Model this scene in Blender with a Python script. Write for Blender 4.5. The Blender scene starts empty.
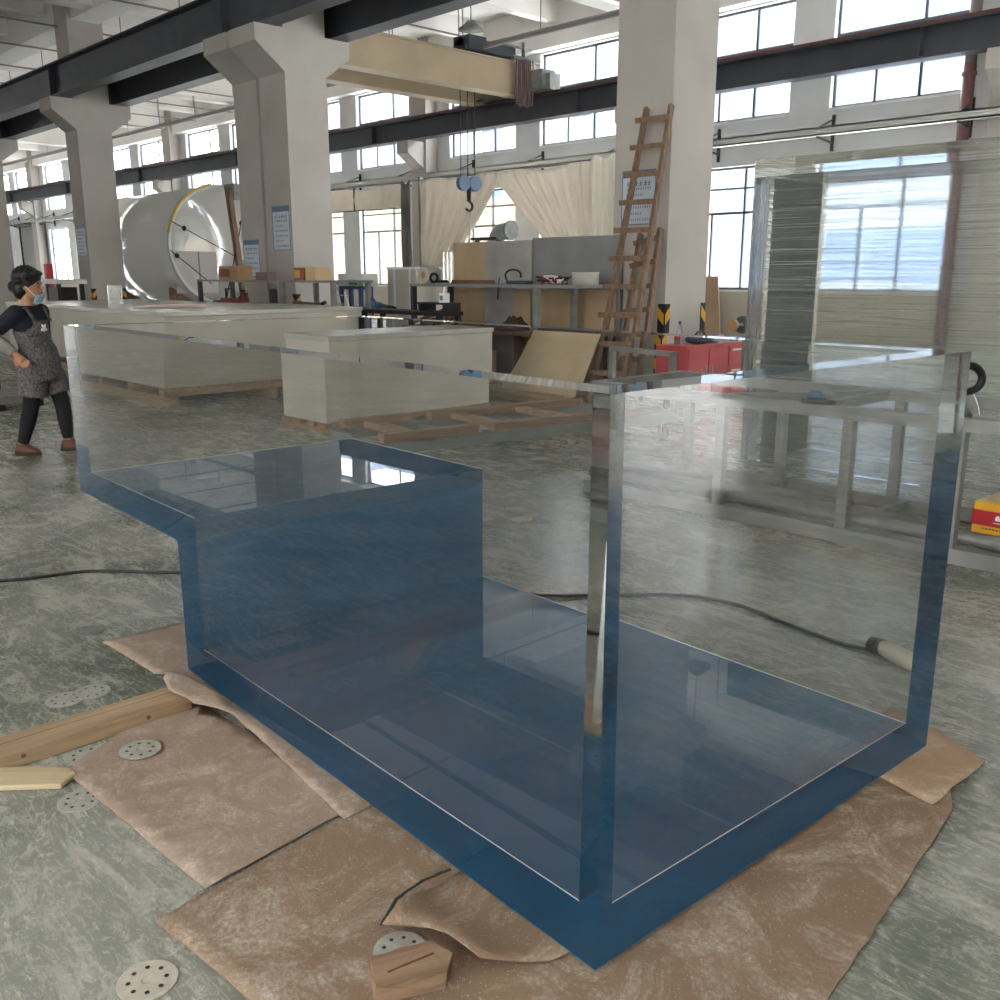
import bpy, bmesh, math, random
from mathutils import Vector, Matrix, Euler, noise
random.seed(7)
SC = bpy.context.scene
COL = SC.collection
R = math.radians

# ------------------------------------------------------------------ materials
def lin(c):
    c = c / 255.0
    return c / 12.92 if c <= 0.04045 else ((c + 0.055) / 1.055) ** 2.4
def rgb(r, g, b): return (lin(r), lin(g), lin(b), 1.0)
MATS = {}
def mat(name, col, rough=0.6, metal=0.0, col2=None, scale=3.0, detail=6.0, lo=0.35, hi=0.65, stretch=None, bump=0.0, bscale=40.0, spec=0.5, rough2=None, transmission=0.0, ior=1.5, alpha=1.0, coat=0.0):
    if name in MATS: return MATS[name]
    m = bpy.data.materials.new(name); m.use_nodes = True
    nt = m.node_tree; b = nt.nodes['Principled BSDF']
    b.inputs['Base Color'].default_value = col
    b.inputs['Roughness'].default_value = rough
    b.inputs['Metallic'].default_value = metal
    b.inputs['Specular IOR Level'].default_value = spec
    b.inputs['IOR'].default_value = ior
    b.inputs['Transmission Weight'].default_value = transmission
    b.inputs['Coat Weight'].default_value = coat
    tc = nt.nodes.new('ShaderNodeTexCoord'); mp = nt.nodes.new('ShaderNodeMapping')
    nt.links.new(tc.outputs['Object'], mp.inputs['Vector'])
    if stretch: mp.inputs['Scale'].default_value = stretch
    if col2 is not None:
        n = nt.nodes.new('ShaderNodeTexNoise'); n.inputs['Scale'].default_value = scale; n.inputs['Detail'].default_value = detail
        rp = nt.nodes.new('ShaderNodeValToRGB')
        rp.color_ramp.elements[0].position = lo; rp.color_ramp.elements[1].position = hi
        rp.color_ramp.elements[0].color = col; rp.color_ramp.elements[1].color = col2
        nt.links.new(mp.outputs[0], n.inputs['Vector']); nt.links.new(n.outputs['Fac'], rp.inputs[0]); nt.links.new(rp.outputs[0], b.inputs['Base Color'])
        if rough2 is not None:
            mr = nt.nodes.new('ShaderNodeMapRange'); mr.inputs['From Min'].default_value = lo; mr.inputs['From Max'].default_value = hi
            mr.inputs['To Min'].default_value = rough; mr.inputs['To Max'].default_value = rough2
            nt.links.new(n.outputs['Fac'], mr.inputs['Value']); nt.links.new(mr.outputs[0], b.inputs['Roughness'])
    if bump > 0:
        n2 = nt.nodes.new('ShaderNodeTexNoise'); n2.inputs['Scale'].default_value = bscale; n2.inputs['Detail'].default_value = 4
        bp = nt.nodes.new('ShaderNodeBump'); bp.inputs['Strength'].default_value = bump; bp.inputs['Distance'].default_value = 0.02
        nt.links.new(mp.outputs[0], n2.inputs['Vector']); nt.links.new(n2.outputs['Fac'], bp.inputs['Height']); nt.links.new(bp.outputs[0], b.inputs['Normal'])
    MATS[name] = m
    return m

def wood(name, c1, c2, axis='X', rough=0.65):
    if name in MATS: return MATS[name]
    st = {'X': (1.2, 18, 18), 'Y': (18, 1.2, 18), 'Z': (18, 18, 1.2)}[axis]
    return mat(name, c1, rough, col2=c2, scale=1.6, detail=8, lo=0.3, hi=0.7, stretch=st, bump=0.15, bscale=4)

WALL = mat('painted_plaster', rgb(212, 212, 213), 0.8, col2=rgb(202, 201, 200), scale=0.8)
COLM = mat('column_plaster', rgb(190, 184, 177), 0.75, col2=rgb(174, 168, 160), scale=1.1, lo=0.3, hi=0.75, bump=0.05, bscale=8)
CEIL = mat('ceiling_plaster', rgb(242, 239, 236), 0.85, col2=rgb(236, 232, 228), scale=0.6)
DADO = mat('sun_tinted_dado_paint', rgb(196, 186, 174), 0.7, col2=rgb(188, 178, 166), scale=1.5)  # warm tone mixes the wall's own paint with sunlight put into the colour
SLATE = mat('slate_steel_paint', rgb(66, 68, 76), 0.5, col2=rgb(56, 58, 66), scale=2, metal=0.0)
RAILST = mat('rusty_rail', rgb(110, 70, 62), 0.5, 0.6)
BEIGE = mat('beige_crane_paint', rgb(176, 157, 130), 0.5, col2=rgb(164, 146, 120), scale=1.0)
GREYST = mat('grey_painted_steel', rgb(138, 139, 135), 0.5, col2=rgb(116, 117, 113), scale=6)
DARKST = mat('dark_steel', rgb(62, 60, 60), 0.5, 0.3)
BLACK = mat('black_plastic', rgb(22, 22, 24), 0.45)
BLACKM = mat('black_rubber', rgb(30, 29, 29), 0.7)
ALU = mat('window_frame_grey', rgb(92, 98, 104), 0.45, 0.3)
WHITEP = mat('white_paint', rgb(230, 230, 228), 0.5)
GALV = mat('galvanised_pipe', rgb(150, 150, 150), 0.5, 0.4)
PIPEW = mat('sprinkler_pipe_paint', rgb(132, 128, 126), 0.5)
REDP = mat('red_cabinet_paint', rgb(190, 74, 76), 0.45, col2=rgb(172, 62, 66), scale=2)
REDPIPE = mat('red_brown_pipe', rgb(142, 96, 96), 0.5, col2=rgb(122, 84, 84), scale=2)
YEL = mat('safety_yellow', rgb(214, 160, 40), 0.6)
YBAG = mat('yellow_carton_print', rgb(222, 170, 40), 0.4, col2=rgb(206, 150, 30), scale=6)
REDB = mat('red_carton_print', rgb(176, 34, 48), 0.4)
CARTON = mat('brown_carton', rgb(176, 140, 96), 0.7, col2=rgb(160, 124, 84), scale=4)
PLY = mat('plywood_face', rgb(188, 166, 134), 0.65, col2=rgb(168, 144, 110), scale=2.2, stretch=(1, 1, 0.25), lo=0.3, hi=0.7)
GREYPAN = mat('grey_sheet_face', rgb(140, 140, 140), 0.6, col2=rgb(126, 126, 126), scale=2)
LGREYPAN = mat('pale_dusty_sheet', rgb(172, 170, 166), 0.6, col2=rgb(146, 144, 140), scale=2, lo=0.35, hi=0.7)
MASKED = mat('masking_paper_white', rgb(188, 183, 170), 0.55, col2=rgb(172, 167, 154), scale=1.6, lo=0.3, hi=0.7)
PAPER = mat('notice_paper', rgb(196, 208, 218), 0.5)
PAPERH = mat('notice_header_blue', rgb(86, 112, 146), 0.5)
INK = mat('dark_print', rgb(60, 66, 78), 0.6)
def cloth(name, c1, trans=0.5):
    m = mat(name, c1, 0.85, col2=tuple(x * 0.9 for x in c1[:3]) + (1,), scale=1.5)
    nt = m.node_tree; b = nt.nodes['Principled BSDF']; t = nt.nodes.new('ShaderNodeBsdfTranslucent'); t.inputs[0].default_value = c1
    mx = nt.nodes.new('ShaderNodeMixShader'); mx.inputs[0].default_value = trans
    nt.links.new(b.outputs[0], mx.inputs[1]); nt.links.new(t.outputs[0], mx.inputs[2]); nt.links.new(mx.outputs[0], nt.nodes['Material Output'].inputs[0])
    return m
CURT = cloth('beige_dust_curtain_cloth', rgb(222, 215, 205), 0.4)
CURTOLD = mat('beige_dust_curtain', rgb(214, 206, 194), 0.85, col2=rgb(198, 189, 176), scale=1.5)
CURTG = mat('grey_dust_curtain', rgb(150, 146, 140), 0.85, col2=rgb(120, 117, 112), scale=2)
BLUEST = mat('blue_painted_steel', rgb(48, 76, 140), 0.5)
BLUETOOL = mat('blue_tool_plastic', rgb(44, 96, 138), 0.4)
TEALBLK = mat('blue_grey_hook_paint', rgb(92, 116, 140), 0.4)
SKIN = mat('skin', rgb(178, 128, 102), 0.55, col2=rgb(166, 116, 92), scale=6)
HAIR = mat('black_hair', rgb(20, 17, 18), 0.45, stretch=(1, 1, 4), bump=0.4, bscale=30)
NAVY = mat('navy_cotton', rgb(26, 28, 44), 0.9, col2=rgb(18, 20, 32), scale=8)
LEGG = mat('black_leggings', rgb(18, 18, 20), 0.85)
SLEEVE = mat('grey_oversleeve', rgb(150, 144, 138), 0.85, col2=rgb(128, 122, 116), scale=10)
SHOE = mat('brown_shoe', rgb(92, 54, 38), 0.6)
SOLE = mat('dark_sole', rgb(46, 36, 32), 0.7)
MASKC = mat('pale_blue_mask', rgb(150, 184, 200), 0.7)
EYE = mat('dark_eye', rgb(20, 16, 14), 0.3)
LIP = mat('lip', rgb(160, 92, 84), 0.5)
WOODL = wood('ladder_wood', rgb(142, 114, 90), rgb(104, 82, 64), 'Z')
WOODB = wood('raw_timber', rgb(188, 164, 132), rgb(152, 124, 92), 'X')
WOODP = wood('pallet_timber', rgb(164, 136, 110), rgb(126, 100, 78), 'X')
WOODD = wood('scrap_timber_dark', rgb(122, 90, 66), rgb(84, 60, 44), 'X')
OFFCUT = wood('pale_offcut_wood', rgb(212, 196, 164), rgb(190, 170, 134), 'X')
DISC = mat('worn_sanding_disc', rgb(182, 178, 170), 0.8, col2=rgb(160, 157, 150), scale=30, bump=0.2, bscale=200)
DISCW = mat('dusty_white_disc', rgb(206, 198, 184), 0.85, col2=rgb(190, 182, 168), scale=30)
HOLE = mat('disc_hole', rgb(58, 60, 54), 0.9)
CABLE = mat('black_cable', rgb(30, 30, 30), 0.55)
CLOTHW = mat('beige_cable_end', rgb(206, 196, 178), 0.7)
FILM = mat('blue_protective_film', rgb(0, 108, 154), 0.5, col2=rgb(0, 98, 142), scale=2.5, lo=0.3, hi=0.7)
DREFL = mat('dark_green_grey_reflection', rgb(70, 76, 70), 0.6, col2=rgb(46, 50, 46), scale=2.2, stretch=(1, 1, 0.5), lo=0.3, hi=0.7)
STRAPY = mat('yellow_tape', rgb(214, 176, 90), 0.6)
SCREEN = mat('shutter_steel', rgb(150, 150, 148), 0.5, 0.2)
BUILDW = mat('outside_render', rgb(116, 122, 134), 0.9)
BUILDG = mat('outside_glass_band', rgb(84, 98, 124), 0.5)
BUILDT = mat('outside_tan_render', rgb(132, 116, 100), 0.9)
GROUNDO = mat('outside_concrete', rgb(214, 214, 210), 0.9)

def acrylic(name, tint=(0.968, 0.97, 0.97, 1), rough=0.0, streak=0.0, stretch=(1, 1, 30), sscale=2.0):
    m = bpy.data.materials.new(name); m.use_nodes = True
    nt = m.node_tree; nt.nodes.clear()
    out = nt.nodes.new('ShaderNodeOutputMaterial'); g = nt.nodes.new('ShaderNodeBsdfGlass')
    g.inputs['Color'].default_value = tint; g.inputs['Roughness'].default_value = rough; g.inputs['IOR'].default_value = 1.49
    nt.links.new(g.outputs[0], out.inputs[0])
    if streak > 0:
        tc = nt.nodes.new('ShaderNodeTexCoord'); mp = nt.nodes.new('ShaderNodeMapping'); mp.inputs['Scale'].default_value = stretch
        n = nt.nodes.new('ShaderNodeTexNoise'); n.inputs['Scale'].default_value = sscale; n.inputs['Detail'].default_value = 5
        bp = nt.nodes.new('ShaderNodeBump'); bp.inputs['Strength'].default_value = streak; bp.inputs['Distance'].default_value = 0.02
        nt.links.new(tc.outputs['Object'], mp.inputs[0]); nt.links.new(mp.outputs[0], n.inputs['Vector'])
        nt.links.new(n.outputs['Fac'], bp.inputs['Height']); nt.links.new(bp.outputs[0], g.inputs['Normal'])
    return m
ACR = acrylic('clear_acrylic')
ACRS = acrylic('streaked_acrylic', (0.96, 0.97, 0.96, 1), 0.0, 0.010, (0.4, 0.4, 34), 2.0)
def add_streaks(m, st, sc, lo, hi, c):
    nt = m.node_tree; g = [n for n in nt.nodes if n.type == 'BSDF_GLASS'][0]; out = [n for n in nt.nodes if n.type == 'OUTPUT_MATERIAL'][0]
    tc = nt.nodes.new('ShaderNodeTexCoord'); mp = nt.nodes.new('ShaderNodeMapping'); mp.inputs['Scale'].default_value = st
    n = nt.nodes.new('ShaderNodeTexNoise'); n.inputs['Scale'].default_value = sc; n.inputs['Detail'].default_value = 6; n.inputs['Roughness'].default_value = 0.7
    r_ = nt.nodes.new('ShaderNodeMapRange'); r_.inputs['From Min'].default_value = lo; r_.inputs['From Max'].default_value = hi; r_.inputs['To Max'].default_value = 0.75
    d = nt.nodes.new('ShaderNodeBsdfDiffuse'); d.inputs[0].default_value = c; t = nt.nodes.new('ShaderNodeBsdfTranslucent'); t.inputs[0].default_value = c
    m1 = nt.nodes.new('ShaderNodeMixShader'); m2 = nt.nodes.new('ShaderNodeMixShader')
    nt.links.new(tc.outputs['Object'], mp.inputs[0]); nt.links.new(mp.outputs[0], n.inputs['Vector']); nt.links.new(n.outputs['Fac'], r_.inputs['Value'])
    nt.links.new(d.outputs[0], m1.inputs[1]); nt.links.new(t.outputs[0], m1.inputs[2]); nt.links.new(r_.outputs[0], m2.inputs[0]); nt.links.new(g.outputs[0], m2.inputs[1]); nt.links.new(m1.outputs[0], m2.inputs[2]); nt.links.new(m2.outputs[0], out.inputs[0])
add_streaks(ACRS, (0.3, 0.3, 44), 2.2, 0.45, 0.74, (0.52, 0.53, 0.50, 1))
ACRP = acrylic('polished_acrylic', (0.96, 0.97, 0.96, 1))
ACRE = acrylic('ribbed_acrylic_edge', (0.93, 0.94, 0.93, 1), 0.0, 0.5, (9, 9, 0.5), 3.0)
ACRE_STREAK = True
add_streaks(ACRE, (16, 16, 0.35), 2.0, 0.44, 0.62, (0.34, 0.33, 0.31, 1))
ACRC = acrylic('hazy_acrylic', (0.93, 0.935, 0.925, 1), 0.10, 0.1, (1, 1, 1), 1.5)
def frosted(name):
    m = mat(name, rgb(214, 218, 214), 0.35, col2=rgb(226, 228, 224), scale=3, transmission=0.8, ior=1.15)
    return m
FROST = frosted('misty_acrylic_wall')

def milky(name, f, c, r_):
    m = bpy.data.materials.new(name); m.use_nodes = True; nt = m.node_tree; nt.nodes.clear()
    out = nt.nodes.new('ShaderNodeOutputMaterial'); g = nt.nodes.new('ShaderNodeBsdfGlass'); d = nt.nodes.new('ShaderNodeBsdfDiffuse'); t = nt.nodes.new('ShaderNodeBsdfTranslucent')
    g.inputs['Roughness'].default_value = r_; g.inputs['IOR'].default_value = 1.49; g.inputs['Color'].default_value = (0.97, 0.97, 0.96, 1); d.inputs[0].default_value = c; t.inputs[0].default_value = c
    m1 = nt.nodes.new('ShaderNodeMixShader'); m1.inputs[0].default_value = 0.5; m2 = nt.nodes.new('ShaderNodeMixShader'); m2.inputs[0].default_value = f
    nt.links.new(d.outputs[0], m1.inputs[1]); nt.links.new(t.outputs[0], m1.inputs[2]); nt.links.new(g.outputs[0], m2.inputs[1]); nt.links.new(m1.outputs[0], m2.inputs[2]); nt.links.new(m2.outputs[0], out.inputs[0])
    return m
MILK = milky('milky_acrylic', 0.42, (0.93, 0.93, 0.90, 1), 0.04)
def pane_mat():
    m = bpy.data.materials.new('window_glass'); m.use_nodes = True
    nt = m.node_tree; nt.nodes.clear()
    out = nt.nodes.new('ShaderNodeOutputMaterial'); t = nt.nodes.new('ShaderNodeBsdfTransparent'); g = nt.nodes.new('ShaderNodeBsdfGlossy')
    t.inputs[0].default_value = (0.93, 0.96, 0.98, 1); g.inputs['Roughness'].default_value = 0.02
    f = nt.nodes.new('ShaderNodeFresnel'); f.inputs[0].default_value = 1.25
    mx = nt.nodes.new('ShaderNodeMixShader')
    nt.links.new(f.outputs[0], mx.inputs[0]); nt.links.new(t.outputs[0], mx.inputs[1]); nt.links.new(g.outputs[0], mx.inputs[2]); nt.links.new(mx.outputs[0], out.inputs[0])
    return m
PANE = pane_mat()

def floor_mat():
    m = bpy.data.materials.new('dusty_green_epoxy'); m.use_nodes = True
    nt = m.node_tree; b = nt.nodes['Principled BSDF']; L = nt.links
    tc = nt.nodes.new('ShaderNodeTexCoord')
    def noise_(scale, detail, rough=0.6, dist=0.0, st=None, rot=0.0):
        mp = nt.nodes.new('ShaderNodeMapping')
        if st: mp.inputs['Scale'].default_value = st
        mp.inputs['Rotation'].default_value = (0, 0, rot)
        n = nt.nodes.new('ShaderNodeTexNoise'); n.inputs['Scale'].default_value = scale; n.inputs['Detail'].default_value = detail
        n.inputs['Roughness'].default_value = rough; n.inputs['Distortion'].default_value = dist
        L.new(tc.outputs['Object'], mp.inputs[0]); L.new(mp.outputs[0], n.inputs['Vector']); return n.outputs['Fac']
    def ramp(x, a, c):
        r_ = nt.nodes.new('ShaderNodeMapRange'); r_.inputs['From Min'].default_value = a; r_.inputs['From Max'].default_value = c
        L.new(x, r_.inputs['Value']); return r_.outputs[0]
    def mathn(op, x, y):
        n = nt.nodes.new('ShaderNodeMath'); n.operation = op; n.use_clamp = True
        for i, q in enumerate((x, y)):
            if isinstance(q, float): n.inputs[i].default_value = q
            else: L.new(q, n.inputs[i])
        return n.outputs[0]
    big = ramp(noise_(0.8, 6, 0.65, 0.6), 0.36, 0.62)
    swirl = ramp(noise_(2.6, 9, 0.72, 2.2), 0.5, 0.66)
    wipe = ramp(noise_(2.2, 10, 0.75, 1.2, (1, 5.0, 1), 0.6), 0.5, 0.64)
    grain = ramp(noise_(60, 6, 0.8), 0.42, 0.7)
    fine = ramp(noise_(11.0, 14, 0.82, 2.2, (1, 1.8, 1), 0.3), 0.52, 0.64)
    scr = ramp(noise_(14.0, 14, 0.8, 0.8, (1, 6.0, 1), -0.5), 0.54, 0.64)
    dust = mathn('ADD', mathn('ADD', mathn('MULTIPLY', swirl, 0.32), mathn('MULTIPLY', wipe, 0.34)), mathn('ADD', mathn('MULTIPLY', fine, 0.65), mathn('MULTIPLY', scr, 0.55)))
    dust = mathn('MULTIPLY', dust, mathn('ADD', mathn('MULTIPLY', big, 0.9), 0.55))
    dust = mathn('MULTIPLY', dust, mathn('ADD', mathn('MULTIPLY', grain, 0.8), 0.4))
    base = nt.nodes.new('ShaderNodeMixRGB'); base.inputs[1].default_value = rgb(90, 98, 85); base.inputs[2].default_value = rgb(158, 160, 150); L.new(big, base.inputs[0])
    mx = nt.nodes.new('ShaderNodeMixRGB'); L.new(dust, mx.inputs[0]); L.new(base.outputs[0], mx.inputs[1]); mx.inputs[2].default_value = rgb(240, 234, 222)
    L.new(mx.outputs[0], b.inputs['Base Color'])
    rr = nt.nodes.new('ShaderNodeMapRange'); rr.inputs['To Min'].default_value = 0.22; rr.inputs['To Max'].default_value = 0.8; L.new(dust, rr.inputs['Value'])
    L.new(rr.outputs[0], b.inputs['Roughness'])
    bp = nt.nodes.new('ShaderNodeBump'); bp.inputs['Strength'].default_value = 0.12; bp.inputs['Distance'].default_value = 0.01
    L.new(noise_(5, 6, 0.6), bp.inputs['Height']); L.new(bp.outputs[0], b.inputs['Normal'])
    return m
FLOORM = floor_mat()

def card_mat(name, c1, c2, seed):
    m = bpy.data.materials.new(name); m.use_nodes = True
    nt = m.node_tree; b = nt.nodes['Principled BSDF']; L = nt.links
    tc = nt.nodes.new('ShaderNodeTexCoord'); mp = nt.nodes.new('ShaderNodeMapping'); mp.inputs['Location'].default_value = (seed, seed * 1.7, 0)
    L.new(tc.outputs['Object'], mp.inputs[0])
    def nz(s, d, r=0.7, dist=0.0):
        n = nt.nodes.new('ShaderNodeTexNoise'); n.inputs['Scale'].default_value = s; n.inputs['Detail'].default_value = d; n.inputs['Roughness'].default_value = r; n.inputs['Distortion'].default_value = dist
        L.new(mp.outputs[0], n.inputs['Vector']); return n.outputs['Fac']
    def rmp(x, a, c, o0=0.0, o1=1.0):
        r_ = nt.nodes.new('ShaderNodeMapRange'); r_.inputs['From Min'].default_value = a; r_.inputs['From Max'].default_value = c; r_.inputs['To Min'].default_value = o0; r_.inputs['To Max'].default_value = o1
        L.new(x, r_.inputs['Value']); return r_.outputs[0]
    base = nt.nodes.new('ShaderNodeMixRGB'); base.inputs[1].default_value = c1; base.inputs[2].default_value = c2; L.new(rmp(nz(2.0, 5), 0.3, 0.7), base.inputs[0])
    mul = nt.nodes.new('ShaderNodeMath'); mul.operation = 'MULTIPLY'; L.new(rmp(nz(4, 11, 0.82, 0.8), 0.47, 0.66), mul.inputs[0]); L.new(rmp(nz(90, 4, 0.7), 0.4, 0.62, 0.2, 0.9), mul.inputs[1])
    mx = nt.nodes.new('ShaderNodeMixRGB'); L.new(mul.outputs[0], mx.inputs[0]); L.new(base.outputs[0], mx.inputs[1]); mx.inputs[2].default_value = rgb(216, 204, 190)
    mx2 = nt.nodes.new('ShaderNodeMixRGB'); sc_ = nt.nodes.new('ShaderNodeMath'); sc_.operation = 'MULTIPLY'; sc_.use_clamp = True
    L.new(rmp(nz(150, 3, 0.6), 0.63, 0.72, 0.0, 0.85), sc_.inputs[0]); L.new(rmp(nz(3.0, 5, 0.7), 0.35, 0.65, 0.15, 1.0), sc_.inputs[1])
    L.new(sc_.outputs[0], mx2.inputs[0]); L.new(mx.outputs[0], mx2.inputs[1]); mx2.inputs[2].default_value = rgb(228, 218, 206)
    L.new(mx2.outputs[0], b.inputs['Base Color']); b.inputs['Roughness'].default_value = 0.75
    bp = nt.nodes.new('ShaderNodeBump'); bp.inputs['Strength'].default_value = 0.45; bp.inputs['Distance'].default_value = 0.012
    L.new(nz(9, 8, 0.65, 0.6), bp.inputs['Height']); L.new(bp.outputs[0], b.inputs['Normal'])
    return m
CARD1 = card_mat('dusty_cardboard', rgb(148, 126, 110), rgb(164, 144, 128), 1.3)
CARD2 = card_mat('brown_cardboard', rgb(132, 108, 86), rgb(150, 126, 104), 5.1)
CARD3 = card_mat('clean_cardboard', rgb(170, 140, 112), rgb(182, 152, 124), 9.4)

# ------------------------------------------------------------------ mesh builder
class MB:
    def __init__(self): self.v = []; self.f = []; self.s = []
    def add(self, verts, faces, smooth=False):
        o = len(self.v); self.v += [tuple(p) for p in verts]
        for f in faces: self.f.append([i + o for i in f]); self.s.append(smooth)
        return self
    def box(self, x0, x1, y0, y1, z0, z1):
        v = [(x0, y0, z0), (x1, y0, z0), (x1, y1, z0), (x0, y1, z0), (x0, y0, z1), (x1, y0, z1), (x1, y1, z1), (x0, y1, z1)]
        return self.add(v, [(0, 3, 2, 1), (4, 5, 6, 7), (0, 1, 5, 4), (1, 2, 6, 5), (2, 3, 7, 6), (3, 0, 4, 7)])
    def obox(self, c, s, rot=(0, 0, 0)):
        M = Matrix.Translation(c) @ Euler(rot).to_matrix().to_4x4()
        v = [M @ Vector((x * s[0] / 2, y * s[1] / 2, z * s[2] / 2)) for z in (-1, 1) for x, y in ((-1, -1), (1, -1), (1, 1), (-1, 1))]
        return self.add(v, [(0, 3, 2, 1), (4, 5, 6, 7), (0, 1, 5, 4), (1, 2, 6, 5), (2, 3, 7, 6), (3, 0, 4, 7)])
    def bar(self, a, b, w, h, up=(0, 0, 1)):
        a = Vector(a); b = Vector(b); d = (b - a).normalized(); u = Vector(up)
        if abs(d.dot(u)) > 0.98: u = Vector((0, 1, 0))
        s = d.cross(u).normalized(); u = s.cross(d).normalized(); v = []
        for p in (a, b):
            for i, j in ((-1, -1), (1, -1), (1, 1), (-1, 1)): v.append(p + s * (i * w / 2) + u * (j * h / 2))
        return self.add(v, [(0, 1, 2, 3), (7, 6, 5, 4), (0, 4, 5, 1), (1, 5, 6, 2), (2, 6, 7, 3), (3, 7, 4, 0)])
    def tube(self, path, rad, seg=10, cap=True, smooth=True, sx=1.0):
        P = [Vector(p) for p in path]; n = len(P)
        if not isinstance(rad, (list, tuple)): rad = [rad] * n
        v = []; pu = None
        for i, p in enumerate(P):
            d = (P[min(i + 1, n - 1)] - P[max(i - 1, 0)]).normalized()
            if pu is None:
                u = Vector((0, 0, 1)) if abs(d.z) < 0.9 else Vector((1, 0, 0))
            else: u = pu
            s = d.cross(u).normalized(); u = s.cross(d).normalized(); pu = u
            for k in range(seg):
                a = 2 * math.pi * k / seg; v.append(p + (s * math.cos(a) * sx + u * math.sin(a)) * rad[i])
        f = []
        for i in range(n - 1):
            for k in range(seg):
                k2 = (k + 1) % seg; f.append((i * seg + k, i * seg + k2, (i + 1) * seg + k2, (i + 1) * seg + k))
        self.add(v, f, smooth)
        if cap:
            o = len(self.v) - len(v)
            self.f.append([o + k for k in range(seg)][::-1]); self.s.append(False)
            self.f.append([o + (n - 1) * seg + k for k in range(seg)]); self.s.append(False)
        return self
    def loft(self, rings, seg=20, cap=True, smooth=True):
        # rings: (centre, rx, ry, angle) horizontal ellipses
        v = []
        for c, rx, ry, a in rings:
            ca, sa = math.cos(a), math.sin(a)
            for k in range(seg):
                t = 2 * math.pi * k / seg; x, y = rx * math.cos(t), ry * math.sin(t)
                v.append((c[0] + x * ca - y * sa, c[1] + x * sa + y * ca, c[2]))
        f = []
        for i in range(len(rings) - 1):
            for k in range(seg):
                k2 = (k + 1) % seg; f.append((i * seg + k, i * seg + k2, (i + 1) * seg + k2, (i + 1) * seg + k))
        if cap: f.append(list(range(seg))[::-1]); f.append([(len(rings) - 1) * seg + k for k in range(seg)])
        return self.add(v, f, smooth)
    def ball(self, c, rx, ry, rz, seg=16, ring=10, rot=None):
        v = []; M = (Euler(rot).to_matrix() if rot else Matrix.Identity(3)); c = Vector(c)
        v.append(c + M @ Vector((0, 0, -rz)))
        for i in range(1, ring):
            t = math.pi * i / ring - math.pi / 2
            for k in range(seg):
                a = 2 * math.pi * k / seg; v.append(c + M @ Vector((rx * math.cos(t) * math.cos(a), ry * math.cos(t) * math.sin(a), rz * math.sin(t))))
        v.append(c + M @ Vector((0, 0, rz))); f = []
        for k in range(seg): f.append((0, 1 + (k + 1) % seg, 1 + k))
        for i in range(ring - 2):
            for k in range(seg):
                k2 = (k + 1) % seg; f.append((1 + i * seg + k, 1 + i * seg + k2, 1 + (i + 1) * seg + k2, 1 + (i + 1) * seg + k))
        o = 1 + (ring - 2) * seg
        for k in range(seg): f.append((o + k, o + (k + 1) % seg, len(v) - 1))
        return self.add(v, f, True)
    def prism(self, poly, d):
        # poly: list of 3-D points, extruded by vector d
        n = len(poly); d = Vector(d); v = [Vector(p) for p in poly] + [Vector(p) + d for p in poly]
        f = [list(range(n))[::-1], [n + i for i in range(n)]] + [(i, (i + 1) % n, n + (i + 1) % n, n + i) for i in range(n)]
        return self.add(v, f)
    def grid(self, fn, nu, nv, smooth=True):
        v = [fn(i / nu, j / nv) for j in range(nv + 1) for i in range(nu + 1)]
        f = [(j * (nu + 1) + i, j * (nu + 1) + i + 1, (j + 1) * (nu + 1) + i + 1, (j + 1) * (nu + 1) + i) for j in range(nv) for i in range(nu)]
        return self.add(v, f, smooth)
    def build(self, name, m, parent=None, loc=(0, 0, 0), rz=0.0, bevel=0.0, fix=True):
        me = bpy.data.meshes.new(name)
        inv = Vector((0, 0, 0))
        me.from_pydata([tuple(p) for p in self.v], [], self.f); me.update()
        me.polygons.foreach_set('use_smooth', self.s)
        if fix:
            bm = bmesh.new(); bm.from_mesh(me); bmesh.ops.recalc_face_normals(bm, faces=bm.faces); bm.to_mesh(me); bm.free()
        me.materials.append(m)
        o = bpy.data.objects.new(name, me); COL.objects.link(o)
        o.location = loc; o.rotation_euler = (0, 0, rz)
        if parent: o.parent = parent
        if bevel > 0:
            b = o.modifiers.new('edge', 'BEVEL'); b.width = bevel; b.segments = 2; b.limit_method = 'ANGLE'
        return o

def tag(o, label=None, cat=None, group=None, kind=None):
    if label: o['label'] = label
    if cat: o['category'] = cat
    if group: o['group'] = group
    if kind: o['kind'] = kind
    return o
def thing(name, label, cat, loc=(0, 0, 0), rz=0.0, group=None, kind=None):
    o = bpy.data.objects.new(name, None); COL.objects.link(o); o.empty_display_size = 0.1
    o.location = loc; o.rotation_euler = (0, 0, rz)
    return tag(o, label, cat, group, kind)
def copy_tree(o, parent=None):
    c = o.copy(); COL.objects.link(c)
    if parent: c.parent = parent
    for ch in list(o.children): copy_tree(ch, c)
    return c
def struct(o): o['kind'] = 'structure'; return o

# ================================================================== SETTING
XL, XR, YF, YB, ZC = -74.0, 11.0, -11.0, 20.7, 8.6
PITCH = 8.8
struct(MB().box(XL - 1, XR + 1, YF - 1, YB + 0.6, -0.2, 0).build('floor', FLOORM))
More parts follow.
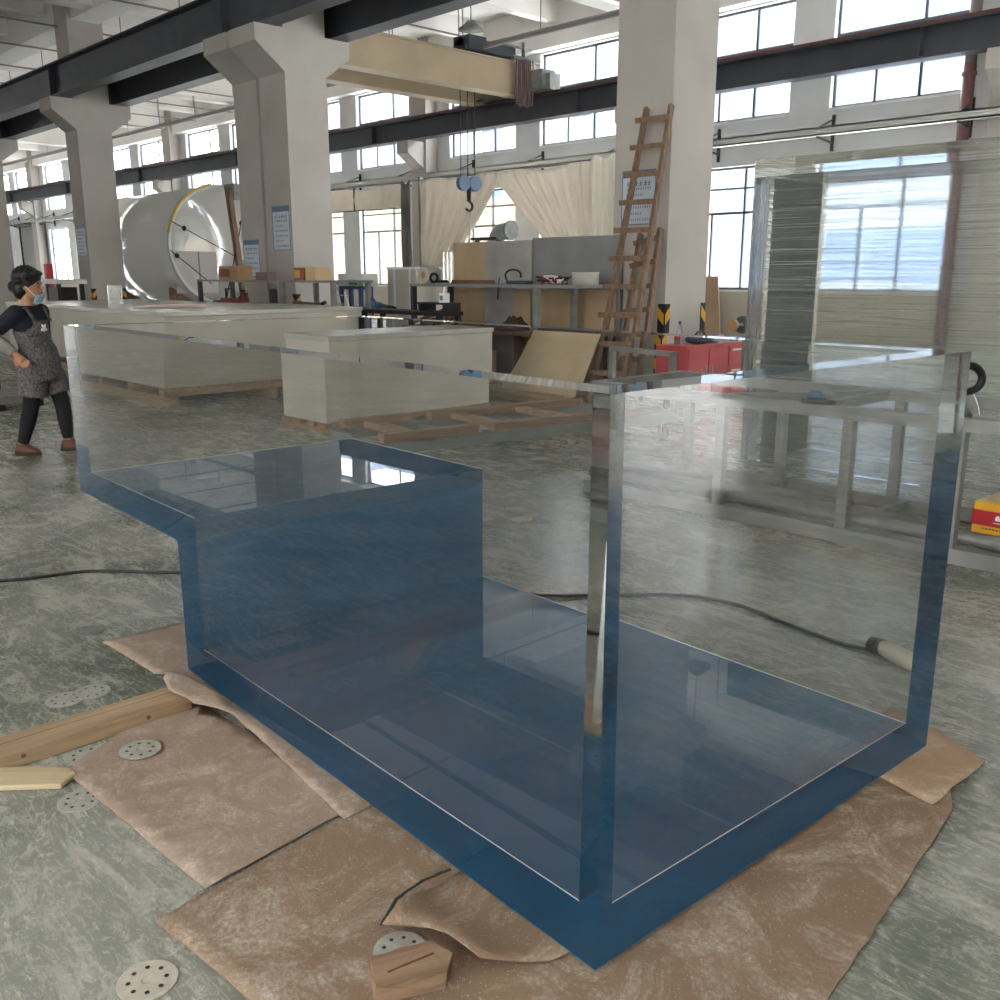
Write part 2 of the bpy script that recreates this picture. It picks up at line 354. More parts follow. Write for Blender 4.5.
# windows of the far wall: two per bay, tall upper lights and lower lights
wins = []
for k in range(8):
    wins += [(-10.95 - PITCH * k, -8.05 - PITCH * k), (-14.85 - PITCH * k, -11.93 - PITCH * k)]
wins += [(-2.15, 0.75), (-6.05, -3.15)]
wins = sorted(w for w in wins if w[0] > XL + 0.5)
LOZ, HIZ = (1.13, 4.02), (5.06, 7.48)
def wall_with_holes(x0, x1, y0, y1, z1, holes):
    mb = MB(); xs = sorted({x0, x1} | {h[0] for h in holes} | {h[1] for h in holes}); zs = sorted({0, z1} | {h[2] for h in holes} | {h[3] for h in holes})
    for i in range(len(xs) - 1):
        run = None
        for j in range(len(zs) - 1):
            cx, cz = (xs[i] + xs[i + 1]) / 2, (zs[j] + zs[j + 1]) / 2
            solid = not any(h[0] < cx < h[1] and h[2] < cz < h[3] for h in holes)
            if solid: run = (run[0] if run else zs[j], zs[j + 1])
            if (not solid or j == len(zs) - 2) and run: mb.box(xs[i], xs[i + 1], y0, y1, *run); run = None
    return mb
SHUT = (-63.9, -59.2, 0.0, 4.6)
holes = []
for a, b in wins:
    holes.append((a, b, *HIZ))
    if not (a < -59 and b > -67): holes.append((a, b, *LOZ))
struct(wall_with_holes(XL, XR, YB, YB + 0.3, ZC, holes + [SHUT]).build('wall_back', WALL))
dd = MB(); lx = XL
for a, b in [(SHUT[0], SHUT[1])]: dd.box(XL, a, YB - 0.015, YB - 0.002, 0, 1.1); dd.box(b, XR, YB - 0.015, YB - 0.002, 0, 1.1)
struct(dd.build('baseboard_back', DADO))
# wall behind the camera, window openings only
fh = [(x + q, x + q + 2.9, *z_) for x in [XL + 3 + PITCH * i for i in range(10)] for q in (0, 3.9) for z_ in ((1.13, 4.02), (5.06, 7.48)) if (x + q > -5.5 and x + q < 7.5) or x + q < -58]
struct(wall_with_holes(XL, XR, YF - 0.3, YF, ZC, fh).build('wall_front', WALL))
struct(MB().box(XL - 0.3, XL, YF - 0.3, YB + 0.3, 0, ZC).build('wall_left', WALL))
rw = MB(); rw.box(XR, XR + 0.3, YF - 0.3, 13.5, 0, ZC); rw.box(XR, XR + 0.3, 17.5, YB + 0.3, 0, ZC); rw.box(XR, XR + 0.3, 13.5, 17.5, 4.8, ZC)
struct(rw.build('wall_right', WALL))
struct(MB().box(XL - 0.3, XR + 0.3, YF - 0.3, YB + 0.3, ZC, ZC + 0.25).build('ceiling', CEIL))

wn = 0
proto = {}
def window(a, b, z0, z1, kind):
    global wn
    wn += 1
    w = b - a
    key = (kind, round(w, 2))
    if key in proto:
        o = copy_tree(proto[key]); o.name = 'window_%d' % wn; o.location = (a, YB + 0.17, z0); return
    o = thing('window_%d' % wn, None, None, (a, YB + 0.17, z0), kind='structure')
    h = z1 - z0; t = 0.055
    fr = MB(); fr.box(0, w, -0.03, 0.03, 0, t); fr.box(0, w, -0.03, 0.03, h - t, h); fr.box(0, t, -0.03, 0.03, 0, h); fr.box(w - t, w, -0.03, 0.03, 0, h)
    if kind == 'hi':
        fr.box(w * 0.655 - 0.03, w * 0.655 + 0.03, -0.03, 0.03, 0, h); fr.box(0, w, -0.03, 0.03, h * 0.6, h * 0.6 + 0.07)
        fr.box(w * 0.325 - 0.025, w * 0.325 + 0.025, -0.02, 0.02, 0, h * 0.6)
    else:
        fr.box(0, w, -0.03, 0.03, h * 0.62, h * 0.62 + 0.06); fr.box(0, w, -0.02, 0.02, h * 0.82, h * 0.82 + 0.045)
        fr.box(w * 0.62 - 0.025, w * 0.62 + 0.025, -0.03, 0.03, 0, h)
        fr.box(w * 0.31 - 0.025, w * 0.31 + 0.025, -0.03, 0.03, 0, h * 0.62)
    f = fr.build('window_frame', ALU, o)
    MB().add([(t, 0, t), (w - t, 0, t), (w - t, 0, h - t), (t, 0, h - t)], [(0, 1, 2, 3)]).build('window_pane', PANE, o)
    MB().box(-0.03, w + 0.03, -0.2, -0.02, -0.05, 0.0).build('window_sill', WHITEP, o)
    proto[key] = o
for a, b in wins:
    window(a, b, *HIZ, 'hi')
    if not (a < -59 and b > -67): window(a, b, *LOZ, 'lo')

# pilasters with crane corbels on the far wall
pil = [-7.42 - PITCH * k + 0.0 for k in range(8)] + [1.4]
for i, x in enumerate(pil):
    o = MB().box(x, x + 0.75, YB - 0.45, YB, 0, ZC).build('pilaster_column', COLM)
    struct(o)
    MB().prism([(x + 0.1, YB - 0.45, 4.75), (x + 0.1, YB - 1.1, 5.2), (x + 0.1, YB - 1.1, 5.56), (x + 0.1, YB - 0.45, 5.56)], (0.55, 0, 0)).build('corbel', COLM, o)
# central columns
CY0, CY1 = 10.1, 11.0
cols = [(-8.28, -7.4), (-17.0, -16.08), (-17.98, -17.1), (-26.8, -26.0), (-35.65, -34.8), (-44.45, -43.6), (-53.2, -52.4), (-62.0, -61.2), (-70.8, -70.0)]
def hazard(px, py, sx, sy, parent):
    # L shaped corner guard: corner point (px,py), legs point towards sx / sy
    g = MB(); w = 0.1; t = 0.012
    xa, xb = sorted((px, px + sx * w)); yo = py - sy * t
    g.box(xa, xb, min(py, yo), max(py, yo), 0.1, 1.13)
    ya, yb = sorted((py, py + sy * w)); xo = px - sx * t
    g.box(min(px, xo), max(px, xo), ya, yb, 0.1, 1.13)
    gd = g.build('corner_guard', BLACKM, parent)
    s = MB()
    for k in range(3):
        z = 0.22 + k * 0.32
        yy = py - sy * (t + 0.002); xx = px - sx * (t + 0.002)
        s.prism([(px, yy, z), (px + sx * w, yy, z + 0.1), (px + sx * w, yy, z + 0.24), (px, yy, z + 0.14)], (0, -sy * 0.001, 0))
        s.prism([(xx, py, z), (xx, py + sy * w, z + 0.1), (xx, py + sy * w, z + 0.24), (xx, py, z + 0.14)], (-sx * 0.001, 0, 0))
    s.build('hazard_stripe', YEL, gd)
for i, (a, b) in enumerate(cols):
    o = struct(MB().box(a, b, CY0, CY1, 0, ZC).build('column', COLM))
    cb = MB().prism([(a, CY0, 5.10), (a, CY0 - 0.58, 5.55), (a, CY0 - 0.58, 5.84), (a, CY0, 5.84)], (b - a, 0, 0)).build('corbel', COLM, o)
    MB().prism([(a, CY1, 5.10), (a, CY1 + 0.55, 5.5), (a, CY1 + 0.55, 5.8), (a, CY1, 5.8)], (b - a, 0, 0)).build('corbel', COLM, o)
    if i < 5:
        if i != 2: hazard(b, CY0, -1, 1, o); hazard(b, CY1, -1, -1, o)
        if i != 1: hazard(a, CY0, 1, 1, o)
struct(MB().box(-17.1, -17.0, CY0 + 0.3, CY1 - 0.3, 0, ZC).build('trim_1', COLM))

# ceiling beams
bm_ = MB()
n = 0
x = XR - 1.0
k = 0
xs = [1.2 + 0.35 - PITCH * i for i in range(9)]
for i, xc in enumerate(xs):
    struct(MB().box(xc - 0.25, xc + 0.25, YF, YB, 7.75, ZC).build('ceiling_beam', CEIL))
    for q in (1, 2):
        xx = xc - q * PITCH / 3
        if xx > XL: struct(MB().box(xx - 0.15, xx + 0.15, YF, YB, 8.1, ZC).build('ceiling_beam', CEIL))
struct(MB().box(XL, XR, CY0 + 0.1, CY1 - 0.1, 7.7, ZC).build('ceiling_beam', CEIL))
struct(MB().box(XL, XR, YB - 0.3, YB - 0.002, 7.52, ZC).build('ceiling_beam', CEIL))
struct(MB().box(XL, XR, 15.6, 15.9, 8.1, ZC).build('ceiling_beam', CEIL))
struct(MB().box(XL, XR, 4.9, 5.2, 8.1, ZC).build('ceiling_beam', CEIL))

# roller shutter at the far end of the back wall
sh = thing('door_1', None, None, (SHUT[0], YB + 0.1, 0), kind='structure')
s = MB(); w = SHUT[1] - SHUT[0]
for i in range(26): s.box(0.1, w - 0.1, -0.02 - 0.02 * (i % 2), 0.03, i * 0.165, i * 0.165 + 0.163)
s.build('shutter_curtain', SCREEN, sh)
MB().box(0, w, -0.35, 0.05, 4.28, 4.6).build('shutter_box', GREYST, sh)
fr = MB(); fr.box(0, 0.1, -0.08, 0.05, 0, 4.3); fr.box(w - 0.1, w, -0.08, 0.05, 0, 4.3); fr.build('guide_rail', DARKST, sh)

# outside: yard, bright building opposite
struct(MB().box(XL - 60, XR + 60, -70, 95, -0.5, -0.21).build('ground_outside', GROUNDO))
ob = struct(MB().box(-60, 14, 38, 48, 0, 12.5).build('outside_building', BUILDW))
bd = MB()
for i in range(6):
    for j in range(3): bd.box(-58 + i * 12, -51 + i * 12, 37.93, 37.99, 1.2 + j * 4, 3.2 + j * 4)
bd.build('outside_window_band', BUILDG, ob)
rf = MB()
for i in range(8): rf.box(-60 + i * 9.5, -59.6 + i * 9.5, 36.5, 38, 0, 12.5)
rf.build('outside_pier', BUILDW, ob)
ob2 = struct(MB().box(-48, -20, 26.5, 30, 0, 4.4).build('outside_shed', BUILDT))

# ================================================================== CRANE RUNWAYS AND PIPES
def runway(y, z0, z1, label, xa=XL, xb=XR, fw=0.40):
    o = thing('crane_runway_beam', label, 'crane beam', (0, y, z0))
    h = z1 - z0
    b = MB(); b.box(xa, xb, -fw / 2, fw / 2, 0, 0.035); b.box(xa, xb, -fw / 2, fw / 2, h - 0.035, h); b.box(xa, xb, -0.02, 0.02, 0.035, h - 0.035)
    b.build('beam', SLATE, o)
    MB().box(xa, xb, -0.035, 0.035, h, h + 0.09).build('rail', RAILST, o)
    st = MB()
    for i in range(9):
        xx = 0.2 - PITCH * i
        st.box(xx, xx + 0.03, -fw / 2 + 0.02, fw / 2 - 0.02, 0.035, h - 0.035)
    st.build('stiffener', SLATE, o)
    return o
runway(9.78, 5.84, 6.6, 'dark steel crane beam on the camera-side brackets of the white columns')
runway(11.3, 5.8, 6.6, 'dark steel crane beam on the far brackets of the white columns')
runway(19.75, 5.56, 6.16, 'dark steel crane beam along the window wall')

# bridge crane
cx = -19.4
cr = thing('bridge_crane', 'beige overhead crane spanning from the columns to the window wall', 'crane', (cx, 0, 6.16))
for dx in (0.0, -1.7):
    g = MB(); g.box(dx - 0.22, dx + 0.22, 11.4, 19.9, 0.0, 0.04); g.box(dx - 0.22, dx + 0.22, 11.4, 19.9, 0.8, 0.84); g.box(dx - 0.17, dx - 0.15, 11.4, 19.2, 0.04, 0.8); g.box(dx + 0.15, dx + 0.17, 11.4, 19.2, 0.04, 0.8)
    g.prism([(dx - 0.17, 19.2, 0.04), (dx - 0.17, 19.9, 0.3), (dx - 0.17, 19.9, 0.8), (dx - 0.17, 19.2, 0.8)], (0.34, 0, 0))
    gg = g.build('girder', BEIGE, cr)
    MB().box(dx - 0.03, dx + 0.03, 11.4, 19.7, 0.84, 0.9).build('trolley_rail', DARKST, gg)
MB().box(-2.3, 1.1, 19.55, 19.95, 0.1, 0.5).build('end_truck', GREYST, cr)
MB().box(0.35, 0.95, 19.4, 19.9, 0.12, 0.6).build('motor_box', GREYST, cr)
tr = MB().box(-1.9, 0.15, 17.4, 19.3, 0.92, 1.0).build('trolley', DARKST, cr)
d = MB(); d.tube([(-0.15, 17.5, 1.08), (-0.15, 18.5, 1.08)], 0.16, 14); d.tube([(-0.15, 18.5, 1.06), (-0.15, 19.0, 1.06)], 0.13, 12); d.build('hoist_drum', mat('dark_blue_grey_hoist', rgb(58, 66, 76), 0.5), tr)
d = MB(); d.box(-0.4, 0.2, 17.5, 18.1, 0.95, 1.26); d.box(-0.3, 0.16, 18.1, 19.2, 0.95, 1.20); d.build('hoist_housing', mat('dark_blue_grey_hoist', rgb(58, 66, 76), 0.5), tr)
fs = MB()
for k in range(9):
    y0 = 19.05 + 0.05 * k; xx = 0.35 + 0.04 * (k % 3)
    fs.tube([(xx, y0, 0.85), (xx, y0 - 0.02, 0.3), (xx + 0.02, y0 + 0.0, -0.25 - 0.06 * (k % 2)), (xx + 0.06, y0 + 0.05, -0.27), (xx + 0.08, y0 + 0.07, 0.3), (xx + 0.08, y0 + 0.06, 0.85)], 0.022, 6)
fs.build('festoon_cable', mat('mauve_cable', rgb(120, 98, 98), 0.6), cr)
p = MB(); p.box(0.3, 0.42, 18.9, 19.9, 0.85, 0.93); p.tube([(0.35, 19.3, 0.2), (0.35, 19.3, 1.3)], 0.05, 8); p.tube([(0.35, 18.5, 1.15), (0.35, 19.6, 1.15)], 0.03, 6); p.build('cable_bracket', GREYST, cr)
rp = MB()
for dy in (-0.18, -0.02, 0.14): rp.tube([(-0.4, 18.0 + dy * 1.6, 0.95), (-0.4, 18.0 + dy * 1.6, -2.1)], 0.013, 6)
rp.build('wire_rope', BLACK, cr)
hk = MB()
for dy in (-0.2, 0.2): hk.tube([(-0.47, 18.0 + dy, -2.28), (-0.33, 18.0 + dy, -2.28)], 0.2, 16)
hkb = hk.build('hook_block', TEALBLK, cr)
h2 = MB(); h2.tube([(-0.4, 18.0, -2.4), (-0.4, 18.0, -2.75)], [0.07, 0.05], 8)
h2.tube([(-0.4, 18.0 + 0.12 * math.sin(a), -2.87 + 0.12 * math.cos(a)) for a in [0.2 + 0.4 * k for k in range(11)]], 0.035, 8)
h2.build('hook', BLACKM, hkb)
sl = thing('lifting_sling', 'pale rope sling hanging from the crane hook', 'sling', (cx - 0.4, 18.0, 0))
MB().tube([(0, 0.05, 3.18), (0, 0.02, 2.7), (0.01, -0.02, 2.2)], 0.03, 6).build('rope', mat('pale_rope', rgb(200, 194, 182), 0.9), sl)

# wall-hung steel channel with brackets
o = thing('wall_rail', 'grey steel rail on small brackets along the window wall', 'rail', (0, 20.0, 4.4))
b = MB(); b.box(-70, XR, -0.1, 0.1, 0.14, 0.17); b.box(-70, XR, -0.1, 0.1, 0.0, 0.03); b.box(-70, XR, -0.1, -0.08, 0.0, 0.17); b.build('channel', mat('pale_channel_paint', rgb(190, 190, 186), 0.5), o)
for i in range(26):
    x = 0.9 - 2.93 * i
    q = MB(); q.box(x, x + 0.05, 0.62, 0.69, -0.25, 0.5); q.bar((x + 0.025, 0.66, 0.42), (x + 0.025, 0.0, 0.17), 0.03, 0.03); q.bar((x + 0.025, 0.66, -0.08), (x + 0.025, -0.02, -0.02), 0.04, 0.04)
    q.build('bracket', DARKST, o)
# ceiling sprinkler mains
def pipe_run(label, a, b, r, hang):
    o = thing('sprinkler_pipe', label, 'pipe', (0, 0, 0))
    MB().tube([a, b], r, 10).build('pipe', PIPEW, o)
    A, B = Vector(a), Vector(b); n = max(2, int((B - A).length / 2.93))
    for i in range(n):
        p = A.lerp(B, (i + 0.5) / n)
        if p.x > -48: MB().tube([p, (p.x, p.y, min(ZC, p.z + 1.5))], 0.014, 5).build('hanger', PIPEW, o)
    return o
pipe_run('thick pale sprinkler main under the ceiling beside the window wall', (-72, 18, 7.2), (8, 18, 7.2), 0.075, 1)
pipe_run('thin sprinkler pipe running over the camera-side crane beam', (-72, 8.0, 7.5), (4, 8.0, 7.5), 0.03, 1)
cross = [-12.3, -15.2, -20.2, -23.2, -26.6, -29.4, -32.4, -35.4, -38.4, -41.4]
for i, x in enumerate(cross):
    o = pipe_run('thin ceiling branch pipe, %s counted from the ladder column' % ('first second third fourth fifth sixth seventh eighth ninth tenth'.split()[i]), (x, -6, 7.62), (x, 19.8, 7.62), 0.024, 1)
    o['group'] = 'sprinkler branch pipes'
lp = thing('pendant_lamp', 'grey dish pendant lamp hanging under the ceiling', 'lamp', (-17.6, 16.1, 7.0))
MB().loft([((0, 0, 0), 0.3, 0.3, 0), ((0, 0, 0.03), 0.3, 0.3, 0), ((0, 0, 0.13), 0.16, 0.16, 0), ((0, 0, 0.2), 0.1, 0.1, 0)], 18).build('lamp_shade', GREYST, lp)
MB().tube([(0, 0, 0.2), (0, 0, 1.6)], 0.012, 6).build('stem', DARKST, lp)
lp2 = copy_tree(lp); lp2.location = (-10.8, 16.4, 7.0); lp2['label'] = 'dish pendant lamp high behind the ladder column, mirrored in the tank floor'
dp = thing('downpipe', 'red-brown vertical pipe beside the wall pier above the tall streaky tank', 'pipe', (-7.95, 20.52, 0))
MB().tube([(0, 0, 0.0), (0, 0, 5.5)], 0.12, 12).build('pipe', REDPIPE, dp)
MB().tube([(0, 0, 5.5), (0, 0, 7.5)], 0.11, 12).build('upper_pipe', mat('grey_brown_pipe', rgb(128, 120, 120), 0.5), dp)
for z in (1.6, 4.0, 5.3): MB().tube([(0, 0, z), (0, 0, z + 0.06)], 0.145, 12).build('collar', REDPIPE, dp)

# notices on the columns
def notice(name, label, x0, x1, z0, z1, rows):
    o = thing(name, label, 'notice', (x0, CY0 - 0.012, z0))
    w, h = x1 - x0, z1 - z0
    MB().box(0, w, 0, 0.01, 0, h).build('board', PAPER, o)
    MB().box(0.0, w, -0.003, 0.0, h * 0.87, h).build('header', PAPERH, o)
    f = MB(); t = 0.012; f.box(0, w, -0.004, 0, 0, t); f.box(0, t, -0.004, 0, 0, h); f.box(w - t, w, -0.004, 0, 0, h); f.build('border', PAPERH, o)
    ink = MB(); rnd = random.Random(int(abs(x0) * 10))
    for k in range(rows):
        zz = h * (0.8 - 0.68 * k / max(1, rows - 1)); x = w * 0.14; big = (k == 0)
        s = (0.055 if big else 0.03) * w / 0.5
        while x < w * (0.86 if k % 3 != 2 else 0.6):
            cw = s * rnd.uniform(0.5, 0.95)
            ink.box(x, x + cw, -0.003, -0.0005, zz - s * 0.5, zz - s * 0.36); ink.box(x + cw * 0.4, x + cw * 0.56, -0.003, -0.0005, zz - s * 0.9, zz + s * 0.1); ink.box(x, x + cw * 0.9, -0.003, -0.0005, zz - s * 0.9, zz - s * 0.78)
            x += s * 1.15
    ink.build('print', INK, o)
    return o
notice('notice_board', 'blue and white framed notice behind the ladder on the column by the red cabinet', -8.14, -7.6, 2.12, 2.79, 7)
notice('notice_board', 'tall framed notice on the double column, the upper of the two there', -16.76, -16.15, 1.95, 2.77, 7)
notice('notice_board', 'white notice sheet on the double column, the lower of the two there', -17.92, -17.32, 1.45, 2.17, 6)
notice('notice_board', 'grey notice sheet on the column behind the woman', -26.7, -26.08, 1.97, 2.78, 7)

# ================================================================== THE ACRYLIC TANK
T = 0.095; TL, TL1, TW, THS, TH = 3.233, 2.14, 1.539, 0.512, 1.2526
tank = thing('acrylic_tank', 'large clear acrylic tank with blue film under its stepped floor', 'tank', (-1.12, 1.372, 0.03), R(-3.11))
gx = [-TL, -TL + T, -TL1, -TL1 + T, -T, 0.0]; gy = [0, T, TW - T, TW]; gz = [0, T, THS, THS + T, TH]
def cell(i, j, k):
    if not (0 <= i < 5 and 0 <= j < 3 and 0 <= k < 4): return None
    left = i < 2          # overhanging part
    if left and k < 2: return None
    if k == 0: return 'floor_slab'
    if left and k == 2: return 'step_slab'
    if i == 2 and k <= 2 and j == 1: return 'riser_panel'
    if j == 0: return 'front_panel'
    if j == 2: return 'back_panel'
    if i == 0: return 'left_end_panel'
    if i == 4: return 'right_end_panel'
    return None
parts = {}
for i in range(5):
    for j in range(3):
        for k in range(4):
            nm = cell(i, j, k)
            if not nm: continue
            mb = parts.setdefault(nm, MB())
            X0, X1, Y0, Y1, Z0, Z1 = gx[i], gx[i + 1], gy[j], gy[j + 1], gz[k], gz[k + 1]
            v = [(X0, Y0, Z0), (X1, Y0, Z0), (X1, Y1, Z0), (X0, Y1, Z0), (X0, Y0, Z1), (X1, Y0, Z1), (X1, Y1, Z1), (X0, Y1, Z1)]
            for (di, dj, dk), f in (((0, 0, -1), (0, 3, 2, 1)), ((0, 0, 1), (4, 5, 6, 7)), ((0, -1, 0), (0, 1, 5, 4)), ((1, 0, 0), (1, 2, 6, 5)), ((0, 1, 0), (2, 3, 7, 6)), ((-1, 0, 0), (3, 0, 4, 7))):
                if cell(i + di, j + dj, k + dk): continue
                if dk == -1 and (k == 0 or (i < 2 and k == 2)): continue     # bonded to the film
                if di == -1 and i == 2 and k < 2: continue
                mb.add([v[q] for q in f], [(0, 1, 2, 3)])
for nm, mb in parts.items(): mb.build(nm, ACR, tank, fix=False)
fm = 0.002
MB().box(-TL1, 0, 0, TW, -fm, 0).build('floor_film', FILM, tank)['label'] = 'blue protective film under the tank floor'
MB().box(-TL1 - fm, -TL1, 0, TW, 0, THS).build('riser_film', FILM, tank)['label'] = 'blue protective film on the step wall'
MB().box(-TL, -TL1 - fm, 0, TW, THS - fm, THS).build('step_film', FILM, tank)['label'] = 'blue protective film under the step'
# bonded seam beads at the inner floor edges
BEAD = mat('white_glue_bead', rgb(226, 232, 234), 0.4)
bd = MB(); e = 0.0013
def seam(a, b): bd.tube([a, b], e, 6)
seam((-TL1 + T, T + e, T + e), (-T, T + e, T + e)); seam((-T - e, T, T + e), (-T - e, TW - T, T + e)); seam((-TL1 + T, TW - T - e, T + e), (-T, TW - T - e, T + e))
zz = THS + T + e
seam((-TL + T, T + e, zz), (-TL1 + T, T + e, zz)); seam((-TL + T + e, T, zz), (-TL + T + e, TW - T, zz)); seam((-TL + T, TW - T - e, zz), (-TL1 + T, TW - T - e, zz))
bd.build('glue_seam', BEAD, tank)

# ================================================================== NEAR FLOOR: cardboard, timber, discs, cable
def sheet(name, label, m, poly, z, th=0.006, wav=0.004, sub=4, lift=None, cat='cardboard'):
    bm = bmesh.new()
    vs = [bm.verts.new((x, y, 0)) for x, y in poly]; bm.faces.new(vs)
    bmesh.ops.triangulate(bm, faces=bm.faces)
    for _ in range(sub): bmesh.ops.subdivide_edges(bm, edges=[e for e in bm.edges if e.calc_length() > 0.07], cuts=1, use_grid_fill=True); 
    cx = sum(p[0] for p in poly) / len(poly); cy = sum(p[1] for p in poly) / len(poly)
    bnd = {v for e in bm.edges if len(e.link_faces) == 1 for v in e.verts}
    for v in bm.verts:
        q = Vector((v.co.x * 3, v.co.y * 3, z * 50))
        v.co.z = wav * (noise.noise(q) + 1) * 0.5 + wav * 0.35 * (noise.noise(q * 6) + 1)
        if v in bnd and sub > 2:
            v.co.x += 0.006 * noise.noise(q * 7); v.co.y += 0.006 * noise.noise(q * 7 + Vector((5, 5, 5)))
        if lift: v.co.z += lift(v.co.x, v.co.y)
    me = bpy.data.meshes.new(name)
    for v in bm.verts: v.co.x -= cx; v.co.y -= cy
    bmesh.ops.recalc_face_normals(bm, faces=bm.faces)
    if sum(f.normal.z for f in bm.faces) < 0: bmesh.ops.reverse_faces(bm, faces=bm.faces)
    bm.to_mesh(me); bm.free()
    for p in me.polygons: p.use_smooth = True
    me.materials.append(m)
    o = bpy.data.objects.new(name, me); COL.objects.link(o); o.location = (cx, cy, z)
    md = o.modifiers.new('thick', 'SOLIDIFY'); md.thickness = th; md.offset = -1
    return tag(o, label, cat)
def hump(x, y):
    # the flap rises over the timber end and along the tank edge
    d = ((x + 3.02) ** 2 + (y - 1.36) ** 2) ** 0.5
    return 0.062 * max(0.0, 1 - max(0.0, d - 0.11) / 0.2) 
sheet('cardboard_sheet', 'pale cardboard flap curling out from under the tank beside the timber', CARD1, [(-3.78, 1.37), (-3.45, 1.385), (-3.22, 1.385), (-3.13, 1.335), (-3.02, 1.30), (-2.88, 1.33), (-2.78, 1.42), (-2.6, 1.41), (-2.0, 1.33), (-2.02, 1.62), (-3.2, 1.95), (-3.77, 1.74)], 0.017, lift=lambda x, y: hump(x, y) * max(0.0, min(1.0, (1.462 - y) / 0.05)))
sheet('cardboard_sheet', 'dusty brown cardboard square between the timber and the tank', CARD1, [(-2.825, 0.872), (-3.15, 1.40), (-2.9, 1.40), (-2.05, 1.42), (-2.0, 0.91)], 0.008)
sheet('cardboard_sheet', 'big brown cardboard sheet under the front corner of the tank', CARD2, [(-1.965, 0.764), (-2.03, 1.45), (-2.0, 1.9), (-1.2, 2.75), (-0.98, 2.95), (-0.84, 2.62), (-0.74, 1.69), (-0.62, 1.2), (-1.0, 0.87), (-1.6, 0.80)], 0.010)
sheet('cardboard_sheet', 'small cardboard piece sticking out at the right corner of the tank', CARD3, [(-1.30, 3.15), (-1.05, 3.04), (-0.87, 2.95), (-0.885, 2.58), (-1.09, 2.63), (-1.3, 2.72)], 0.020, wav=0.006)
sheet('cardboard_scrap', 'torn cardboard flap folded up beside the broken timber block', CARD2, [(-1.55, 1.12), (-1.585, 1.25), (-1.585, 1.40), (-1.2, 1.42), (-1.21, 1.33), (-1.30, 1.20), (-1.41, 1.20)], 0.018, wav=0.010, lift=lambda x, y: 0.035 * max(0.0, 1 - abs(y - 1.18) / 0.12))
def tear(pts, w, nm, z):
    mb = MB(); P = [Vector((x, y, z)) for x, y in pts]
    for i in range(len(P) - 1):
        for k in range(4):
            p, q = P[i].lerp(P[i + 1], k / 4), P[i].lerp(P[i + 1], (k + 1.1) / 4)
            j = Vector((noise.noise(p * 40), noise.noise(p * 40 + Vector((9, 0, 0))), 0)) * 0.004
            mb.bar(p + j, q + j, w * (0.5 + 0.6 * abs(noise.noise(p * 31))), 0.002)
    return tag(mb.build(nm, HOLE), 'ragged dark tear in the big brown cardboard sheet', 'tear')
tear([(-1.56, 1.13), (-1.61, 1.21), (-1.62, 1.3), (-1.61, 1.38)], 0.012, 'cardboard_tear', 0.0305)

tb = thing('timber_beam', 'long square timber beam lying on the floor by the sanding discs', 'timber', (-3.035, 1.05, 0), R(89))
MB().box(-1.35, 0.31, -0.07, 0.07, 0.0, 0.056).build('beam', WOODB, tb, bevel=0.006)
kn = MB()
for x, z in ((-0.62, 0.03), (-0.25, 0.035), (0.15, 0.03), (-0.9, 0.03)): kn.tube([(x, -0.0705, z), (x, -0.0715, z)], 0.008, 8)
kn.build('knot', WOODD, tb)
MB().box(-1.35, 0.30, 0.012, 0.015, 0.0562, 0.0567).build('crack_line', WOODD, tb)
pk = thing('wood_offcut', 'pale round-ended wood offcut lying against the timber beam', 'wood', (-2.86, 0.775, 0.0), R(47))
out = [(-0.3, -0.055), (-0.1, -0.06), (0.12, -0.05), (0.135, 0.02), (0.10, 0.05), (0.0, 0.062), (-0.12, 0.055), (-0.3, 0.03)]
MB().prism([(x, y, 0.002) for x, y in out], (0, 0, 0.018)).build('board', OFFCUT, pk, bevel=0.004)
ch = thing('timber_block', 'broken timber block under the torn cardboard at the bottom edge', 'timber', (-1.385, 1.075, 0.018), R(66)); ch.scale = (0.9, 0.85, 0.85)
MB().prism([(-0.10, -0.05, 0), (0.07, -0.06, 0), (0.10, 0.0, 0), (0.06, 0.065, 0), (-0.09, 0.06, 0)], (0.004, 0.0, 0.05)).build('block', WOODP, ch)
blk = ch.children[0]; bm = bmesh.new(); bm.from_mesh(blk.data); bmesh.ops.triangulate(bm, faces=bm.faces)
for _ in range(4): bmesh.ops.subdivide_edges(bm, edges=[e for e in bm.edges if e.calc_length() > 0.012], cuts=1)
for v in bm.verts:
    q = v.co * 22; v.co += Vector((noise.noise(q), noise.noise(q + Vector((7, 0, 0))), noise.noise(q + Vector((0, 7, 0))) * 0.5)) * 0.006 * (1 if v.co.z > 0.003 else 0.2)
bm.to_mesh(blk.data); bm.free()
MB().bar((-0.06, -0.012, 0.051), (0.06, 0.015, 0.051), 0.004, 0.004).build('crack_line', WOODD, ch)

